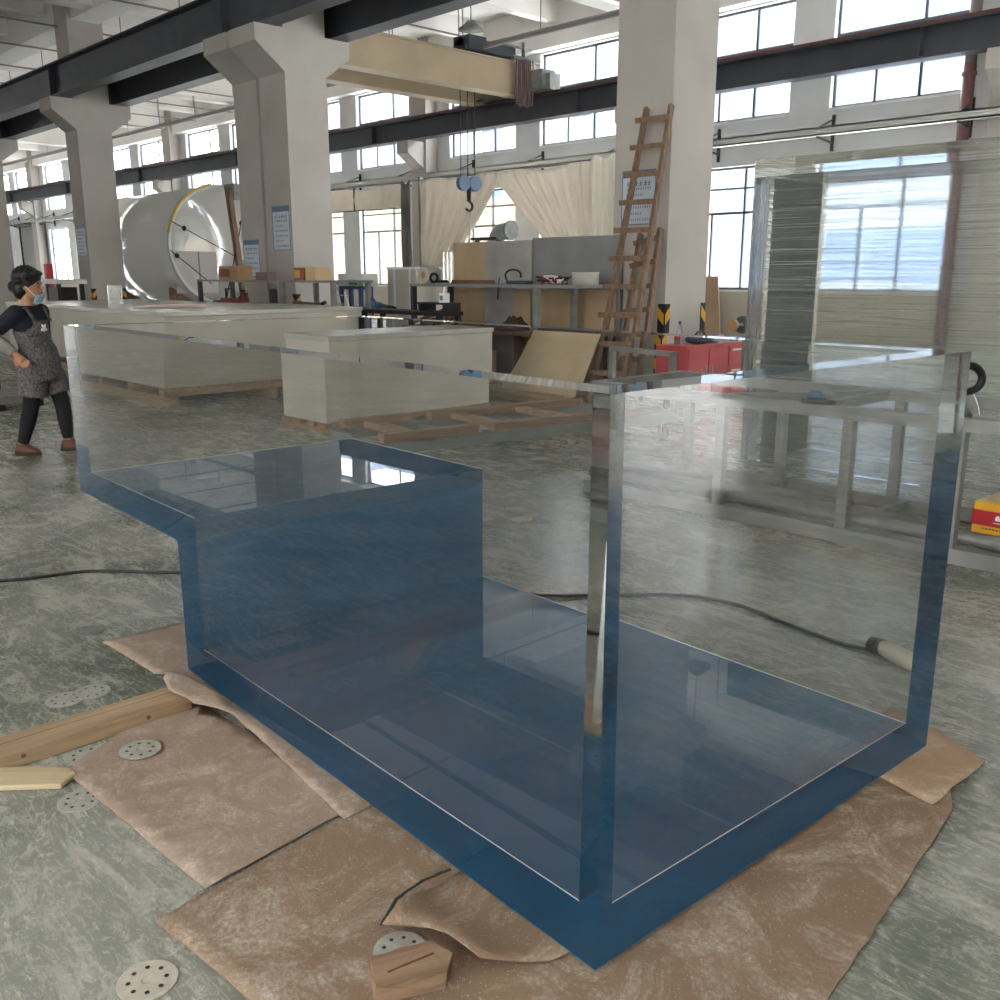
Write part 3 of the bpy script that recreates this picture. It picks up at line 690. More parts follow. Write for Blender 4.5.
def disc(name, label, x, y, r, z=0.0005, m=None, tilt=(0, 0)):
    o = thing(name, label, 'disc', (x, y, z), random.uniform(0, 6))
    o.rotation_euler[0] = tilt[0]; o.rotation_euler[1] = tilt[1]
    MB().loft([((0, 0, 0), r, r, 0), ((0, 0, 0.0025), r, r, 0), ((0, 0, 0.0032), r * 0.97, r * 0.97, 0), ((0, 0, 0.0032), r * 0.2, r * 0.2, 0), ((0, 0, 0.0012), r * 0.14, r * 0.14, 0)], 40, smooth=False).build('abrasive_face', m or DISC, o)
    h = MB()
    for k in range(8):
        a = k * math.pi / 4; h.tube([(r * 0.62 * math.cos(a), r * 0.62 * math.sin(a), 0.0030), (r * 0.62 * math.cos(a), r * 0.62 * math.sin(a), 0.0037)], r * 0.085, 8, smooth=False)
    h.build('dust_hole', HOLE, o)
disc('sanding_disc', 'pale sanding disc beyond the timber, its edge over another disc', -3.358, 1.062, 0.066, z=0.004)
disc('sanding_disc', 'pale sanding disc beyond the timber, half under another disc', -3.365, 1.160, 0.066)
disc('sanding_disc', 'grimy grey sanding disc alone on the floor by the cable', -3.998, 1.391, 0.066, m=mat('grimy_disc', rgb(138, 138, 128), 0.85, col2=rgb(120, 122, 112), scale=20))
disc('sanding_disc', 'clean round sanding disc on the edge of the dusty cardboard square', -2.784, 1.09, 0.064, z=0.0175)
disc('sanding_disc', 'dusty sanding disc beside the timber, behind the offcut', -2.895, 0.962, 0.066)
disc('sanding_disc', 'sanding disc poking out from under the dusty cardboard corner', -2.64, 0.845, 0.062)
disc('sanding_disc', 'big white dusty disc beside the big brown cardboard sheet', -1.80, 0.672, 0.064, m=DISCW)
disc('sanding_disc', 'grey sanding disc under the broken timber block', -1.475, 1.115, 0.06, z=0.0185)
disc('sanding_disc', 'small disc on the open floor seen through the clear tank', -4.03, 4.19, 0.07, m=DISCW)

cb = thing('extension_cable', 'black power cord snaking over the floor with a beige plug end', 'cord', (0, 0, 0))
pts = [(-6.2, 0.2), (-5.3, 0.95), (-4.95, 1.38), (-4.82, 1.72), (-4.48, 2.04), (-4.15, 2.5), (-3.75, 2.9), (-3.3, 3.1), (-2.95, 3.2), (-2.72, 3.44), (-2.5, 3.66), (-2.26, 3.72), (-1.98, 3.66), (-1.73, 3.62), (-1.60, 3.635)]
def smooth_path(pts, n=6):
    P = [Vector((p[0], p[1], p[2] if len(p) > 2 else 0)) for p in pts]; out = []
    for i in range(len(P) - 1):
        a, b, c, d = P[max(i - 1, 0)], P[i], P[i + 1], P[min(i + 2, len(P) - 1)]
        for k in range(n):
            t = k / n; out.append(0.5 * ((2 * b) + (c - a) * t + (2 * a - 5 * b + 4 * c - d) * t * t + (3 * b - a - 3 * c + d) * t ** 3))
    return out + [P[-1]]
MB().tube([(p.x, p.y, 0.009) for p in smooth_path(pts)], 0.0085, 8).build('cable', CABLE, cb)
b = MB(); b.ball((-1.575, 3.635, 0.033), 0.035, 0.035, 0.033); b.tube([(-1.60, 3.64, 0.03), (-1.55, 3.63, 0.034)], 0.036, 12); b.build('plug', BLACK, cb)
MB().tube([(-1.55, 3.63, 0.036), (-1.5, 3.61, 0.036), (-1.40, 3.57, 0.032), (-1.345, 3.55, 0.028)], [0.03, 0.036, 0.036, 0.03], 12).build('plug_sleeve', CLOTHW, cb)['label'] = 'beige plug sleeve'

# ================================================================== STEEL RACK AND THINGS ON IT
rk = thing('steel_rack', 'long grey welded steel rack frame behind the tank', 'rack', (0, 5.1, 0))
RX0, RX1, RD, RZ = -4.28, 1.6, 0.98, 0.78
def tube4(mb, a, b, w=0.07): mb.bar(a, b, w, w)
t = MB(); tube4(t, (RX0, 0, RZ - 0.035), (RX1, 0, RZ - 0.035)); tube4(t, (RX0, RD, RZ - 0.035), (RX1, RD, RZ - 0.035)); tube4(t, (RX0 + .035, 0.03, RZ - 0.035), (RX0 + .035, RD, RZ - 0.035))
for x in (-2.7, -1.0): tube4(t, (x, 0.03, RZ - 0.036), (x, RD, RZ - 0.036), 0.06)
tube4(t, (-3.4, 0.03, RZ - 0.037), (-2.75, RD - 0.04, RZ - 0.037), 0.05)
t.build('top_frame', GREYST, rk)
t = MB(); tube4(t, (RX0, 0, 0.045), (RX1, 0, 0.045), 0.085); tube4(t, (RX0, RD, 0.045), (RX1, RD, 0.045), 0.085)
for x in (-4.2, -3.35, -2.5, -1.65, -0.8, 0.05): tube4(t, (x, 0.03, 0.06), (x, RD, 0.06), 0.05)
t.build('base_frame', GREYST, rk)
for y, lx_ in ((0.0, (-4.1, -3.28, -2.46, -1.82, -0.7, 0.4)), (RD, (-4.2, -3.42, -2.6, -1.85, -0.8, 0.3))):
    for x in lx_: MB().box(x - 0.03, x + 0.03, y - 0.03, y + 0.03, 0.08, RZ - 0.07).build('leg', GREYST, rk)
DP = mat('grey_plastic_tube', rgb(120, 120, 118), 0.45)
for i, (y, z, xa, xb, r, lab) in enumerate(((5.178, 0.128, -4.3, -0.6, 0.04, 'front grey tube lying low in the steel rack'), (5.27, 0.125, -4.3, -2.2, 0.04, 'shorter grey tube lying second in the steel rack'), (5.36, 0.12, -4.3, -1.9, 0.035, 'thin grey tube lying third in the steel rack'), (5.5, 0.12, -4.3, -2.6, 0.035, 'thin grey tube lying at the back of the steel rack'))):
    tag(MB().tube([(xa, y, z), (xb, y, z)], r, 12).build('plastic_tube', DP), lab, 'tube', 'tubes in the rack base')
bx = thing('carton', 'yellow carton with a red printed band on the rack base', 'carton', (-1.765, 5.235, 0.092), R(-4)); bx.scale = (0.92, 0.9, 0.9)
w, d, h = 0.62, 0.36, 0.26
MB().box(0, w, 0, d, 0, h).build('box', YBAG, bx, bevel=0.008)
r_ = MB(); r_.prism([(0.0, -0.0015, 0.12), (w * 0.44, -0.0015, 0.12), (w * 0.52, -0.0015, 0.085), (w, -0.0015, 0.085), (w, -0.0015, 0.21), (0, -0.0015, 0.21)], (0, -0.001, 0)); r_.box(-0.0025, -0.0015, 0.0, d, 0.12, 0.21)
r_.build('red_band', REDB, bx)
g = MB()
for x, z, ww, hh in ((0.13, 0.160, 0.062, 0.02), (0.135, 0.178, 0.016, 0.012), (0.165, 0.178, 0.03, 0.016), (0.183, 0.19, 0.012, 0.006)): g.box(x, x + ww, -0.0045, -0.0028, z, z + hh)
g.build('white_emblem', WHITEP, bx); g = MB()
g.box(0.12, 0.21, -0.0045, -0.0028, 0.142, 0.147)
g.build('white_strapline', WHITEP, bx)
g = MB()
for i in range(9):
    x = 0.10 + i * 0.045
    g.box(x, x + 0.032, -0.003, -0.0012, 0.062, 0.067); g.box(x + 0.013, x + 0.018, -0.003, -0.0012, 0.04, 0.072); g.box(x, x + 0.032, -0.003, -0.0012, 0.04, 0.045)
    if i % 2: g.box(x, x + 0.005, -0.003, -0.0012, 0.045, 0.062); g.box(x + 0.027, x + 0.032, -0.003, -0.0012, 0.045, 0.062)
    else: g.box(x, x + 0.032, -0.003, -0.0012, 0.051, 0.055)
for i in range(12): g.box(0.06 + i * 0.02, 0.074 + i * 0.02, -0.003, -0.0012, 0.098, 0.106)
for i in range(9): g.box(0.08 + i * 0.035, 0.105 + i * 0.035, -0.003, -0.0012, 0.014, 0.022)
g.build('dark_lettering', INK, bx)
MB().box(0.01, w - 0.01, 0.01, d - 0.01, h, h + 0.003).build('paper_top', mat('kraft_top', rgb(204, 178, 132), 0.6), bx)
tg = thing('sander', 'small blue power sander lying on the top of the steel rack', 'tool', (-2.66, 5.10, RZ), R(15)); tg.scale = (0.75, 0.75, 0.8)
MB().loft([((0, 0, 0.0), 0.13, 0.06, 0), ((0, 0, 0.022), 0.13, 0.06, 0), ((0, 0, 0.03), 0.11, 0.05, 0)], 20).build('base_pad', DARKST, tg)
MB().loft([((-0.01, 0, 0.03), 0.075, 0.045, 0), ((-0.02, 0, 0.06), 0.07, 0.042, 0), ((-0.02, 0, 0.085), 0.05, 0.03, 0), ((-0.03, 0, 0.095), 0.02, 0.015, 0)], 16).build('body', mat('dull_blue_tool', rgb(52, 88, 116), 0.4), tg)
MB().tube([(0.03, 0, 0.07), (0.07, 0.0, 0.085), (0.11, 0.01, 0.06)], [0.018, 0.014, 0.012], 8).build('hose_fitting', GALV, tg)
hc = thing('clamp', 'black loop-shaped clamp standing on the steel rack beside the tank', 'clamp', (-1.84, 5.16, RZ), R(44))
path = [(-0.05, 0, 0.255), (0.0, 0, 0.262), (0.045, 0, 0.245), (0.07, 0, 0.205), (0.065, 0, 0.165), (0.035, 0, 0.135), (-0.02, 0, 0.122)]
MB().tube(smooth_path(path, 4), 0.021, 8).build('loop_handle', BLACK, hc)
MB().ball((-0.055, 0, 0.258), 0.014, 0.014, 0.014).build('end_ball', WHITEP, hc)
MB().loft([((-0.03, 0, 0.0), 0.075, 0.05, 0), ((-0.03, 0, 0.06), 0.05, 0.035, 0), ((-0.02, 0, 0.13), 0.018, 0.018, 0)], 12).build('clamp_base', GREYST, hc)
MB().tube(smooth_path([(-0.01, 0.0, 0.13), (0.03, 0.0, 0.12), (0.06, -0.01, 0.06), (0.075, -0.01, 0.004)], 4), 0.003, 5).build('string', WHITEP, hc)

# ================================================================== BIG STREAKED ACRYLIC TANK AT RIGHT
bg = thing('acrylic_tank', 'tall streaky clear acrylic tank with a dark side, standing right of the red cabinet', 'tank', (-4.22, 6.87, 0))
BH, BW, BD, t = 2.37, 5.6, 0.98, 0.13
def panel(nm, x0, x1, y0, y1, z0, z1, m=ACRS): return MB().box(x0, x1, y0, y1, z0, z1).build(nm, m, bg)
panel('front_panel', t + 0.012, BW, 0, 0.10, 0.004, BH - t - 0.002)
panel('top_slab', 0, BW, 0, BD, BH - t, BH)
panel('side_panel', 0, t, 0.0, BD, 0.004, BH - t - 0.002, ACRE)
panel('back_panel', t + 0.012, BW, BD - 0.10, BD, 0.004, BH - t - 0.002, ACRP)
MB().box(t + 0.002, t + 0.006, 0.102, BD - 0.102, 0.01, BH - t - 0.01).build('side_reflection', DREFL, bg)['label'] = 'added dark grey-green sheet painting a reflection in the tank side'  # added sheet; its dark colour paints an internal reflection of the acrylic

# ================================================================== LADDER ON THE NEAREST COLUMN
def ladder_part(t, name, l0, l1, r0, r1, n, zs, over):
    for a, b in ((l0, l1), (r0, r1)): MB().bar(a, b, 0.05, 0.075, (0, -1, 0.2)).build('side_rail', WOODL, t, bevel=0.004)
    L0, L1, R0, R1 = map(Vector, (l0, l1, r0, r1))
    for k in range(n):
        s = zs[0] + (zs[1] - zs[0]) * k / (n - 1)
        p, q = L0.lerp(L1, s), R0.lerp(R1, s); d = (q - p).normalized(); off = Vector((0, -0.05, -0.01))
        MB().bar(p - d * over + off, q + d * over * 0.4 + off, 0.03, 0.062, (0, -0.2, 1)).build('rung', WOODL, t)
ld = thing('wooden_ladder', 'tall rough wooden ladder leaning on the white column by the red cabinet', 'ladder', (0, 0, 0))
ladder_part(ld, 'f', (-7.36, 8.66, 0.02), (-7.715, 10.0, 3.5), (-6.98, 8.80, 0.02), (-7.36, 10.02, 3.5), 10, (0.1, 0.96), 0.1)
ld2 = thing('wooden_ladder', 'shorter wooden ladder leaning behind the tall one on the same column', 'ladder', (0, 0, 0))
ladder_part(ld2, 'b', (-7.30, 9.02, 0.02), (-7.77, 10.03, 2.0), (-6.99, 9.08, 0.02), (-7.47, 10.04, 2.06), 7, (0.1, 0.95), 0.05)

# ================================================================== RED TOOL CABINET AND NEIGHBOURS
rc = thing('tool_cabinet', 'red steel tool cabinet with doors and drawers on castors', 'cabinet', (-6.50, 8.78, 0))
w, d = 0.42, 1.22
MB().box(0, w, 0, d, 0.12, 0.73).build('body', REDP, rc, bevel=0.006)
for i, (y0, y1) in enumerate(((0.02, 0.40), (0.42, 0.80))):
    dr = MB().box(w, w + 0.016, y0, y1, 0.15, 0.69).build('door', REDP, rc, bevel=0.003)
    MB().box(w + 0.016, w + 0.03, y1 - 0.06 if i == 0 else y0 + 0.04, (y1 - 0.04) if i == 0 else y0 + 0.06, 0.38, 0.5).build('handle', GALV, dr)
for k in range(2):
    dr = MB().box(w, w + 0.016, 0.82, 1.20, 0.15 + 0.32 * k, 0.45 + 0.24 * k).build('drawer', REDP, rc, bevel=0.003)
    MB().box(w + 0.016, w + 0.03, 0.88, 1.14, 0.40 + 0.24 * k, 0.42 + 0.24 * k).build('handle', WHITEP, dr)
for x in (0.06, w - 0.06):
    for y in (0.1, d - 0.1):
        c = MB(); c.tube([(x - 0.02, y, 0.05), (x + 0.02, y, 0.05)], 0.05, 12); c.box(x - 0.03, x + 0.03, y - 0.03, y + 0.03, 0.06, 0.12); c.build('caster', BLACK, rc)
bt = thing('drink_bottle', 'clear plastic drink bottle with red label on the red cabinet', 'bottle', (-6.36, 8.98, 0.73))
MB().loft([((0, 0, 0), 0.032, 0.032, 0), ((0, 0, 0.15), 0.033, 0.033, 0), ((0, 0, 0.2), 0.016, 0.016, 0), ((0, 0, 0.225), 0.013, 0.013, 0)], 16).build('bottle_body', mat('cloudy_plastic', rgb(200, 206, 204), 0.2, transmission=0.6), bt)
MB().tube([(0, 0, 0.05), (0, 0, 0.11)], 0.0345, 16).build('bottle_label', REDB, bt)
MB().tube([(0, 0, 0.225), (0, 0, 0.255)], 0.016, 12).build('cap', DARKST, bt)
hm = thing('helmet', 'dark blue-grey rounded tool bag on the red cabinet', 'bag', (-6.26, 9.24, 0.73))
MB().ball((0, 0, 0.05), 0.13, 0.17, 0.055, 18, 10).build('bag_body', mat('dark_slate_fabric', rgb(58, 66, 84), 0.7), hm)
MB().tube(smooth_path([(0, -0.1, 0.09), (0, -0.05, 0.13), (0, 0.05, 0.13), (0, 0.1, 0.09)], 4), 0.012, 6).build('handle', BLACK, hm)
hm.name = 'tool_bag'
rg = MB(); rnd = random.Random(3)
tag(MB().grid(lambda u, v: Vector((-6.42 + 0.3 * u, 9.45 + 0.3 * v, 0.735 + 0.09 * math.sin(math.pi * u) * math.sin(math.pi * v) * (1 + 0.6 * noise.noise(Vector((u * 5, v * 5, 0)))))), 16, 16).build('rag', mat('pinkish_rag', rgb(190, 172, 176), 0.9, col2=rgb(120, 118, 130), scale=8)), 'crumpled pinkish rag on the red cabinet', 'rag').modifiers.new('s', 'SOLIDIFY').thickness = 0.004
bl = thing('tape_box', 'small blue box at the far end of the red cabinet', 'box', (-6.3, 9.8, 0.73))
MB().box(0, 0.12, 0, 0.16, 0, 0.05).build('box', BLUETOOL, bl, bevel=0.004)
MB().box(0.12, 0.1215, 0.02, 0.14, 0.012, 0.038).build('box_label', PAPER, bl)
gr = thing('bench_grinder', 'green-grey bench grinder on a pedestal behind the red cabinet', 'grinder', (-6.55, 10.85, 0))
MB().box(-0.14, 0.14, -0.14, 0.14, 0, 0.05).build('base', DARKST, gr); MB().box(-0.07, 0.07, -0.07, 0.07, 0.05, 0.78).build('pedestal', DARKST, gr)
gm = mat('green_grey_enamel', rgb(92, 104, 102), 0.45)
MB().tube([(-0.02, -0.13, 0.88), (-0.02, 0.13, 0.88)], 0.10, 16).build('motor', gm, gr)
for s in (-1, 1): MB().tube([(-0.02, s * 0.17, 0.88), (-0.02, s * 0.24, 0.88)], 0.11, 18).build('wheel_guard', gm, gr)
MB().tube([(-0.02, -0.44, 0.88), (-0.02, -0.17, 0.88)], 0.02, 8).build('spindle', GALV, gr)
MB().tube([(-0.02, -0.47, 0.88), (-0.02, -0.42, 0.88)], 0.07, 14).build('polishing_wheel', CARTON, gr)
lb = thing('leaning_board', 'brown board leaning on the wall behind the ladder column', 'board', (-13.35, 20.05, 0))
MB().prism([(-0.75, 0.62, 1.45), (-0.2, 0.62, 1.45), (0.35, 0.02, 0.02), (-0.8, 0.02, 0.02)], (0, -0.03, 0.0)).build('board', mat('brown_board', rgb(150, 124, 100), 0.7), lb)
# ================================================================== WOOD-TOPPED STEEL DOLLY
dl = thing('steel_dolly', 'low steel dolly with timber blocks and castors, seen through the tank', 'dolly', (-5.75, 4.30, 0), R(80))
DLn, DW = 3.1, 0.85
f = MB(); f.bar((0, 0, 0.2), (DLn, 0, 0.2), 0.06, 0.09); f.bar((0, DW, 0.2), (DLn, DW, 0.2), 0.06, 0.09); f.bar((0.03, 0, 0.2), (0.03, DW, 0.2), 0.06, 0.09); f.bar((DLn - 0.03, 0, 0.2), (DLn - 0.03, DW, 0.2), 0.06, 0.09)
for x in (0.9, 1.7): f.bar((x, 0, 0.19), (x, DW, 0.19), 0.05, 0.06)
f.build('frame', mat('dull_grey_steel', rgb(128, 132, 126), 0.6), dl)
for x, y in ((0.12, 0.05), (DLn - 0.12, 0.05), (0.12, DW - 0.05), (DLn - 0.12, DW - 0.05)):
    c = MB(); c.tube([(x - 0.02, y, 0.055), (x + 0.02, y, 0.055)], 0.055, 14); c.box(x - 0.03, x + 0.03, y - 0.012, y + 0.04, 0.07, 0.155); c.build('caster', BLACK, dl)
for (xa, xb, y) in ((0.1, 0.95, 0.0), (1.1, 2.6, 0.0), (0.1, 0.8, DW), (1.0, 2.7, DW)):
    MB().box(xa, xb, y - 0.05, y + 0.05, 0.246, 0.32).build('timber', WOODP, dl, bevel=0.005)
h_ = MB(); h_.bar((DLn - 0.03, 0.0, 0.245), (DLn - 0.03, 0.0, 0.80), 0.045, 0.06); h_.bar((DLn - 0.03, DW, 0.245), (DLn - 0.03, DW, 0.80), 0.045, 0.06); h_.bar((DLn - 0.03, -0.03, 0.78), (DLn - 0.03, DW + 0.03, 0.78), 0.045, 0.045)
h_.build('push_handle', GREYST, dl)
for x in (0.4, 1.25, 1.95): MB().box(x - 0.06, x + 0.06, 0.055, DW - 0.055, 0.246, 0.30).build('timber', WOODP, dl, bevel=0.005)

# ================================================================== WHITE WRAPPED SHEET STACKS
def stack(name, label, x0, x1, y0, y1, z0, z1, m=MASKED, pal=True):
    o = thing(name, label, 'sheet stack', ((x0 + x1) / 2, (y0 + y1) / 2, 0))
    w, d = x1 - x0, y1 - y0
    MB().box(-w / 2, w / 2, -d / 2, d / 2, z0, z1 - 0.05).build('wrapped_sheets', m, o, bevel=0.01)
    MB().box(-w / 2 - 0.01, w / 2 + 0.01, -d / 2 - 0.01, d / 2 + 0.01, z1 - 0.05, z1).build('top_sheet', mat('clear_top_sheet', rgb(184, 182, 172), 0.25, col2=rgb(166, 165, 156), scale=2), o, bevel=0.004)
    if pal:
        for i, y in enumerate((-d / 2 + 0.08, 0.0, d / 2 - 0.08)): MB().box(-w / 2 - 0.03, w / 2 + 0.03, y - 0.06, y + 0.06, 0, z0 * 0.55).build('pallet_runner', WOODP, o)
        for i, x in enumerate((-w / 2 + 0.06, -w / 6, w / 6, w / 2 - 0.06)): MB().box(x - 0.07, x + 0.07, -d / 2 - 0.02, d / 2 + 0.02, z0 * 0.55, z0).build('pallet_board', WOODP, o)
    return o
stack('sheet_stack', 'short white wrapped sheet stack behind the tank, beside the dolly', -8.42, -7.66, 5.12, 7.35, 0.10, 0.93)
stack('sheet_stack', 'long white wrapped sheet stack on a wooden pallet behind the tank step', -13.2, -10.5, 4.85, 7.6, 0.22, 1.08)
stack('sheet_stack', 'long pale sheet stack directly behind the woman', -18.4, -13.9, 5.6, 8.1, 0.2, 1.03)
# pieces lying on the stacks
tag(MB().box(-16.1, -15.6, 6.5, 6.53, 1.03, 1.32).build('clear_sheet', ACRC), 'clear acrylic offcut standing on the stack behind the woman', 'acrylic sheet')
for i, (x, y, z, w, lab) in enumerate(((-11.9, 5.6, 1.08, 0.9, 'dusty white strip on the stack, lower strip'), (-11.8, 5.62, 1.10, 0.75, 'dusty white strip laid across another strip on the stack'))):
    tag(MB().obox((x, y, z + 0.012), (w, 0.12, 0.02), (0, 0, R(70 + 12 * i))).build('plastic_strip', mat('pale_pink_strip', rgb(214, 196, 186), 0.5)), lab, 'strip')

# left workbench shelf over the stacks
sh = thing('shelf_table', 'long thin shelf table with steel legs in front of the double column', 'shelf', (-16.9, 8.5, 0))
MB().box(0, 4.45, 0, 0.75, 1.37, 1.405).build('shelf_board', GREYPAN, sh)
for x in (0.04, 2.9, 4.38):
    for y in (0.04, 0.7): MB().box(x - 0.035, x + 0.035, y - 0.035, y + 0.035, 0, 1.37).build('leg', DARKST if x < 1 else GREYST, sh)
MB().box(0.05, 4.4, 0.02, 0.73, 0.78, 0.82).build('lower_board', GREYPAN, sh)
def carton(label, x, y, z, w, d, h, m=CARTON, rz=0.0, band=None):
    o = thing('cardboard_box', label, 'box', (x, y, z), rz)
    MB().box(0, w, 0, d, 0, h).build('box', m, o, bevel=0.005)
    MB().box(0, w, d * 0.45, d * 0.55, h, h + 0.002).build('tape', STRAPY, o)
    if band: MB().box(0.02, w * 0.6, -0.003, 0, h * 0.2, h * 0.8).build('printed_label', band, o)
    return o
carton('brown cardboard box at the left end of the shelf table', -16.22, 8.6, 1.405, 0.66, 0.3, 0.24, CARTON, band=mat('dark_label', rgb(110, 70, 50), 0.6))
carton('small red-printed box on the right of the shelf table', -13.72, 8.6, 1.405, 0.30, 0.3, 0.2, mat('red_brown_box', rgb(150, 84, 62), 0.6), band=YBAG)
carton('small pale yellow box beside the red-printed box on the shelf table', -13.38, 8.6, 1.405, 0.27, 0.3, 0.2, mat('pale_yellow_box', rgb(214, 186, 138), 0.6))
carton('small brown box leaning by the notice at the shelf table', -15.28, 8.8, 1.405, 0.36, 0.2, 0.13, mat('mauve_brown_box', rgb(120, 96, 88), 0.6))
# tools on the lower board
o = thing('angle_grinder', 'dark red machine with a square handle on the lower shelf', 'machine', (-16.2, 8.7, 0.82))
MB().box(-0.4, 0.35, -0.1, 0.25, 0, 0.08).build('base_plate', WOODD, o); MB().box(-0.2, 0.15, 0, 0.2, 0.08, 0.26).build('body', mat('dark_red', rgb(110, 44, 44), 0.5), o)
MB().tube([(-0.18, 0.1, 0.26), (-0.18, 0.1, 0.42), (0.1, 0.1, 0.42), (0.1, 0.1, 0.26)], 0.02, 6).build('handle', DARKST, o)
MB().tube([(-0.35, -0.05, 0.1), (-0.35, 0.18, 0.1)], 0.11, 14).build('wheel', BLACK, o); o.name = 'pump'
o = thing('jerry_can', 'small dark red can beside the machine on the lower shelf', 'can', (-15.62, 8.72, 0.82))
MB().loft([((0, 0, 0), 0.14, 0.1, 0), ((0, 0, 0.26), 0.14, 0.1, 0), ((0, 0, 0.32), 0.05, 0.05, 0), ((0, 0, 0.38), 0.045, 0.045, 0)], 14).build('can_body', mat('dark_red', rgb(110, 44, 44), 0.5), o)
MB().tube([(0, 0, 0.38), (0, 0, 0.41)], 0.05, 10).build('cap', BLACK, o)
tag(MB().loft([((-15.1, 8.75, 0.82), 0.25, 0.12, 0), ((-15.1, 8.75, 0.95), 0.2, 0.1, 0), ((-15.1, 8.75, 0.99), 0.08, 0.04, 0)], 14).build('yellow_bag', YEL), 'small yellow bag on the lower shelf', 'bag')
tag(MB().box(-15.05, -14.93, 8.9, 9.02, 0.82, 1.25).build('spray_can', DARKST, bevel=0.02), 'slim dark canister on the lower shelf', 'canister')
o = thing('coiled_hose', 'coiled blue hose in a loose heap on the lower shelf', 'hose', (-13.6, 8.75, 0.82))
pth = [(0.28 * math.cos(a) * (1 + 0.1 * math.sin(3 * a)), 0.2 * math.sin(a), 0.03 + 0.012 * a) for a in [0.3 * k for k in range(60)]]
MB().tube(pth, 0.022, 6).build('hose', mat('blue_grey_hose', rgb(84, 104, 122), 0.5), o)
MB().tube([(0.26, 0.1, 0.2), (0.36, 0.12, 0.24)], 0.03, 8).build('fitting', BLACK, o)

# ================================================================== RIGHT WORKBENCH, PARTITION BOARDS
def board(label, x0, x1, z0, z1, m, y=10.0, th=0.03):
    return tag(MB().box(x0, x1, y, y + th, z0, z1).build('standing_board', m), label, 'board')
board('plywood board standing at the left end of the bench', -11.33, -10.60, 0.0, 1.97, PLY, 9.97)
board('pale dusty sheet standing next to the plywood board', -10.58, -9.62, 0.0, 1.97, LGREYPAN, 9.93)
board('dark grey sheet standing behind the bench beside the column', -9.66, -8.06, 0.0, 2.0, GREYPAN, 10.0)
board('long plywood sheet standing low behind the bench', -9.58, -8.10, 0.0, 1.29, PLY, 9.95)
board('narrow plywood strip standing low against the pale dusty sheet', -9.92, -9.60, 0.0, 1.29, PLY, 9.89)
wb = thing('workbench', 'grey two-level workbench in front of the plywood boards', 'workbench', (-11.9, 8.95, 0))
MB().box(0.74, 4.0, 0, 0.8, 1.33, 1.37).build('upper_shelf', GREYPAN, wb)
MB().box(0.74, 4.0, -0.1, 0.85, 0.72, 0.77).build('bench_top', WOODD, wb)
for x in (0.80, 3.3): 
    for y in (0.03, 0.75): MB().box(x - 0.035, x + 0.035, y - 0.035, y + 0.035, 0.77, 1.33).build('leg', GREYST if x > 2 else DARKST, wb)
for x in (0.80, 2.3, 3.94):
    for y in (0.0, 0.75): MB().box(x - 0.04, x + 0.04, y - 0.04, y + 0.04, 0, 0.72).build('bench_leg', WOODD, wb)
# things on the upper shelf
o = thing('headphones', 'black looped cable tool lying on the bench shelf', 'tool', (-9.15, 9.1, 1.37))
MB().tube([(0.14 * math.cos(a), 0.02 * math.sin(a * 2), 0.09 + 0.1 * math.sin(a)) for a in [0.2 * k for k in range(22)]], 0.014, 6).build('loop', BLACK, o)
MB().box(-0.1, 0.3, -0.05, 0.08, 0, 0.05).build('body', mat('slate_tool', rgb(60, 72, 84), 0.5), o, bevel=0.015)
MB().tube([(-0.14, -0.12, 0.09), (-0.15, -0.13, -0.03), (-0.16, -0.13, -0.2)], 0.008, 5).build('hanging_cord', BLACK, o); o.name = 'cable_loop_tool'
o = thing('wire_bundle', 'red and white tangled wires on the bench shelf', 'wires', (-8.52, 9.2, 1.37))
rnd = random.Random(11)
for col, nm in ((REDB, 'red_wire'), (WHITEP, 'white_wire'), (BLACK, 'black_wire')):
    pp = [(rnd.uniform(-0.2, 0.2), rnd.uniform(-0.12, 0.12), rnd.uniform(0.015, 0.11)) for _ in range(22)]
    MB().tube(smooth_path(pp, 5), 0.013, 5).build(nm, col, o)
o = thing('plastic_tub', 'pale round-cornered tub on the bench shelf', 'tub', (-8.1, 9.25, 1.37))
MB().loft([((0, 0.1, 0), 0.19, 0.13, 0), ((0, 0.1, 0.13), 0.195, 0.135, 0), ((0, 0.1, 0.14), 0.195, 0.135, 0)], 24).build('tub', mat('pale_tub', rgb(190, 188, 178), 0.6), o)
MB().loft([((0, 0.1, 0.14), 0.2, 0.14, 0), ((0, 0.1, 0.155), 0.2, 0.14, 0)], 24).build('lid', mat('pale_lid', rgb(204, 202, 194), 0.6), o)
o = thing('tape_roll', 'pale cylinder roll standing at the left end of the bench shelf', 'roll', (-11.02, 9.1, 1.37))
MB().tube([(0, 0, 0.12), (0, 0.25, 0.12)], 0.12, 20).build('roll', MASKED, o); MB().tube([(0, -0.005, 0.12), (0, 0.255, 0.12)], 0.05, 14).build('core', CARTON, o)
o = thing('hand_tool', 'black round-ended hand tool on the bench shelf beside the roll', 'tool', (-10.78, 9.1, 1.37))
MB().tube([(0.08 * math.cos(a), 0.0, 0.08 + 0.06 * math.sin(a)) for a in [0.35 * k for k in range(19)]], 0.02, 6).build('ring', BLACK, o); MB().box(0.05, 0.3, -0.03, 0.03, 0.01, 0.05).build('handle', BLACK, o, bevel=0.01)
tag(MB().bar((-10.35, 9.1, 1.396), (-9.7, 9.25, 1.396), 0.1, 0.05).build('wooden_batten', WOODD), 'brown wooden batten lying on the bench shelf', 'wood')
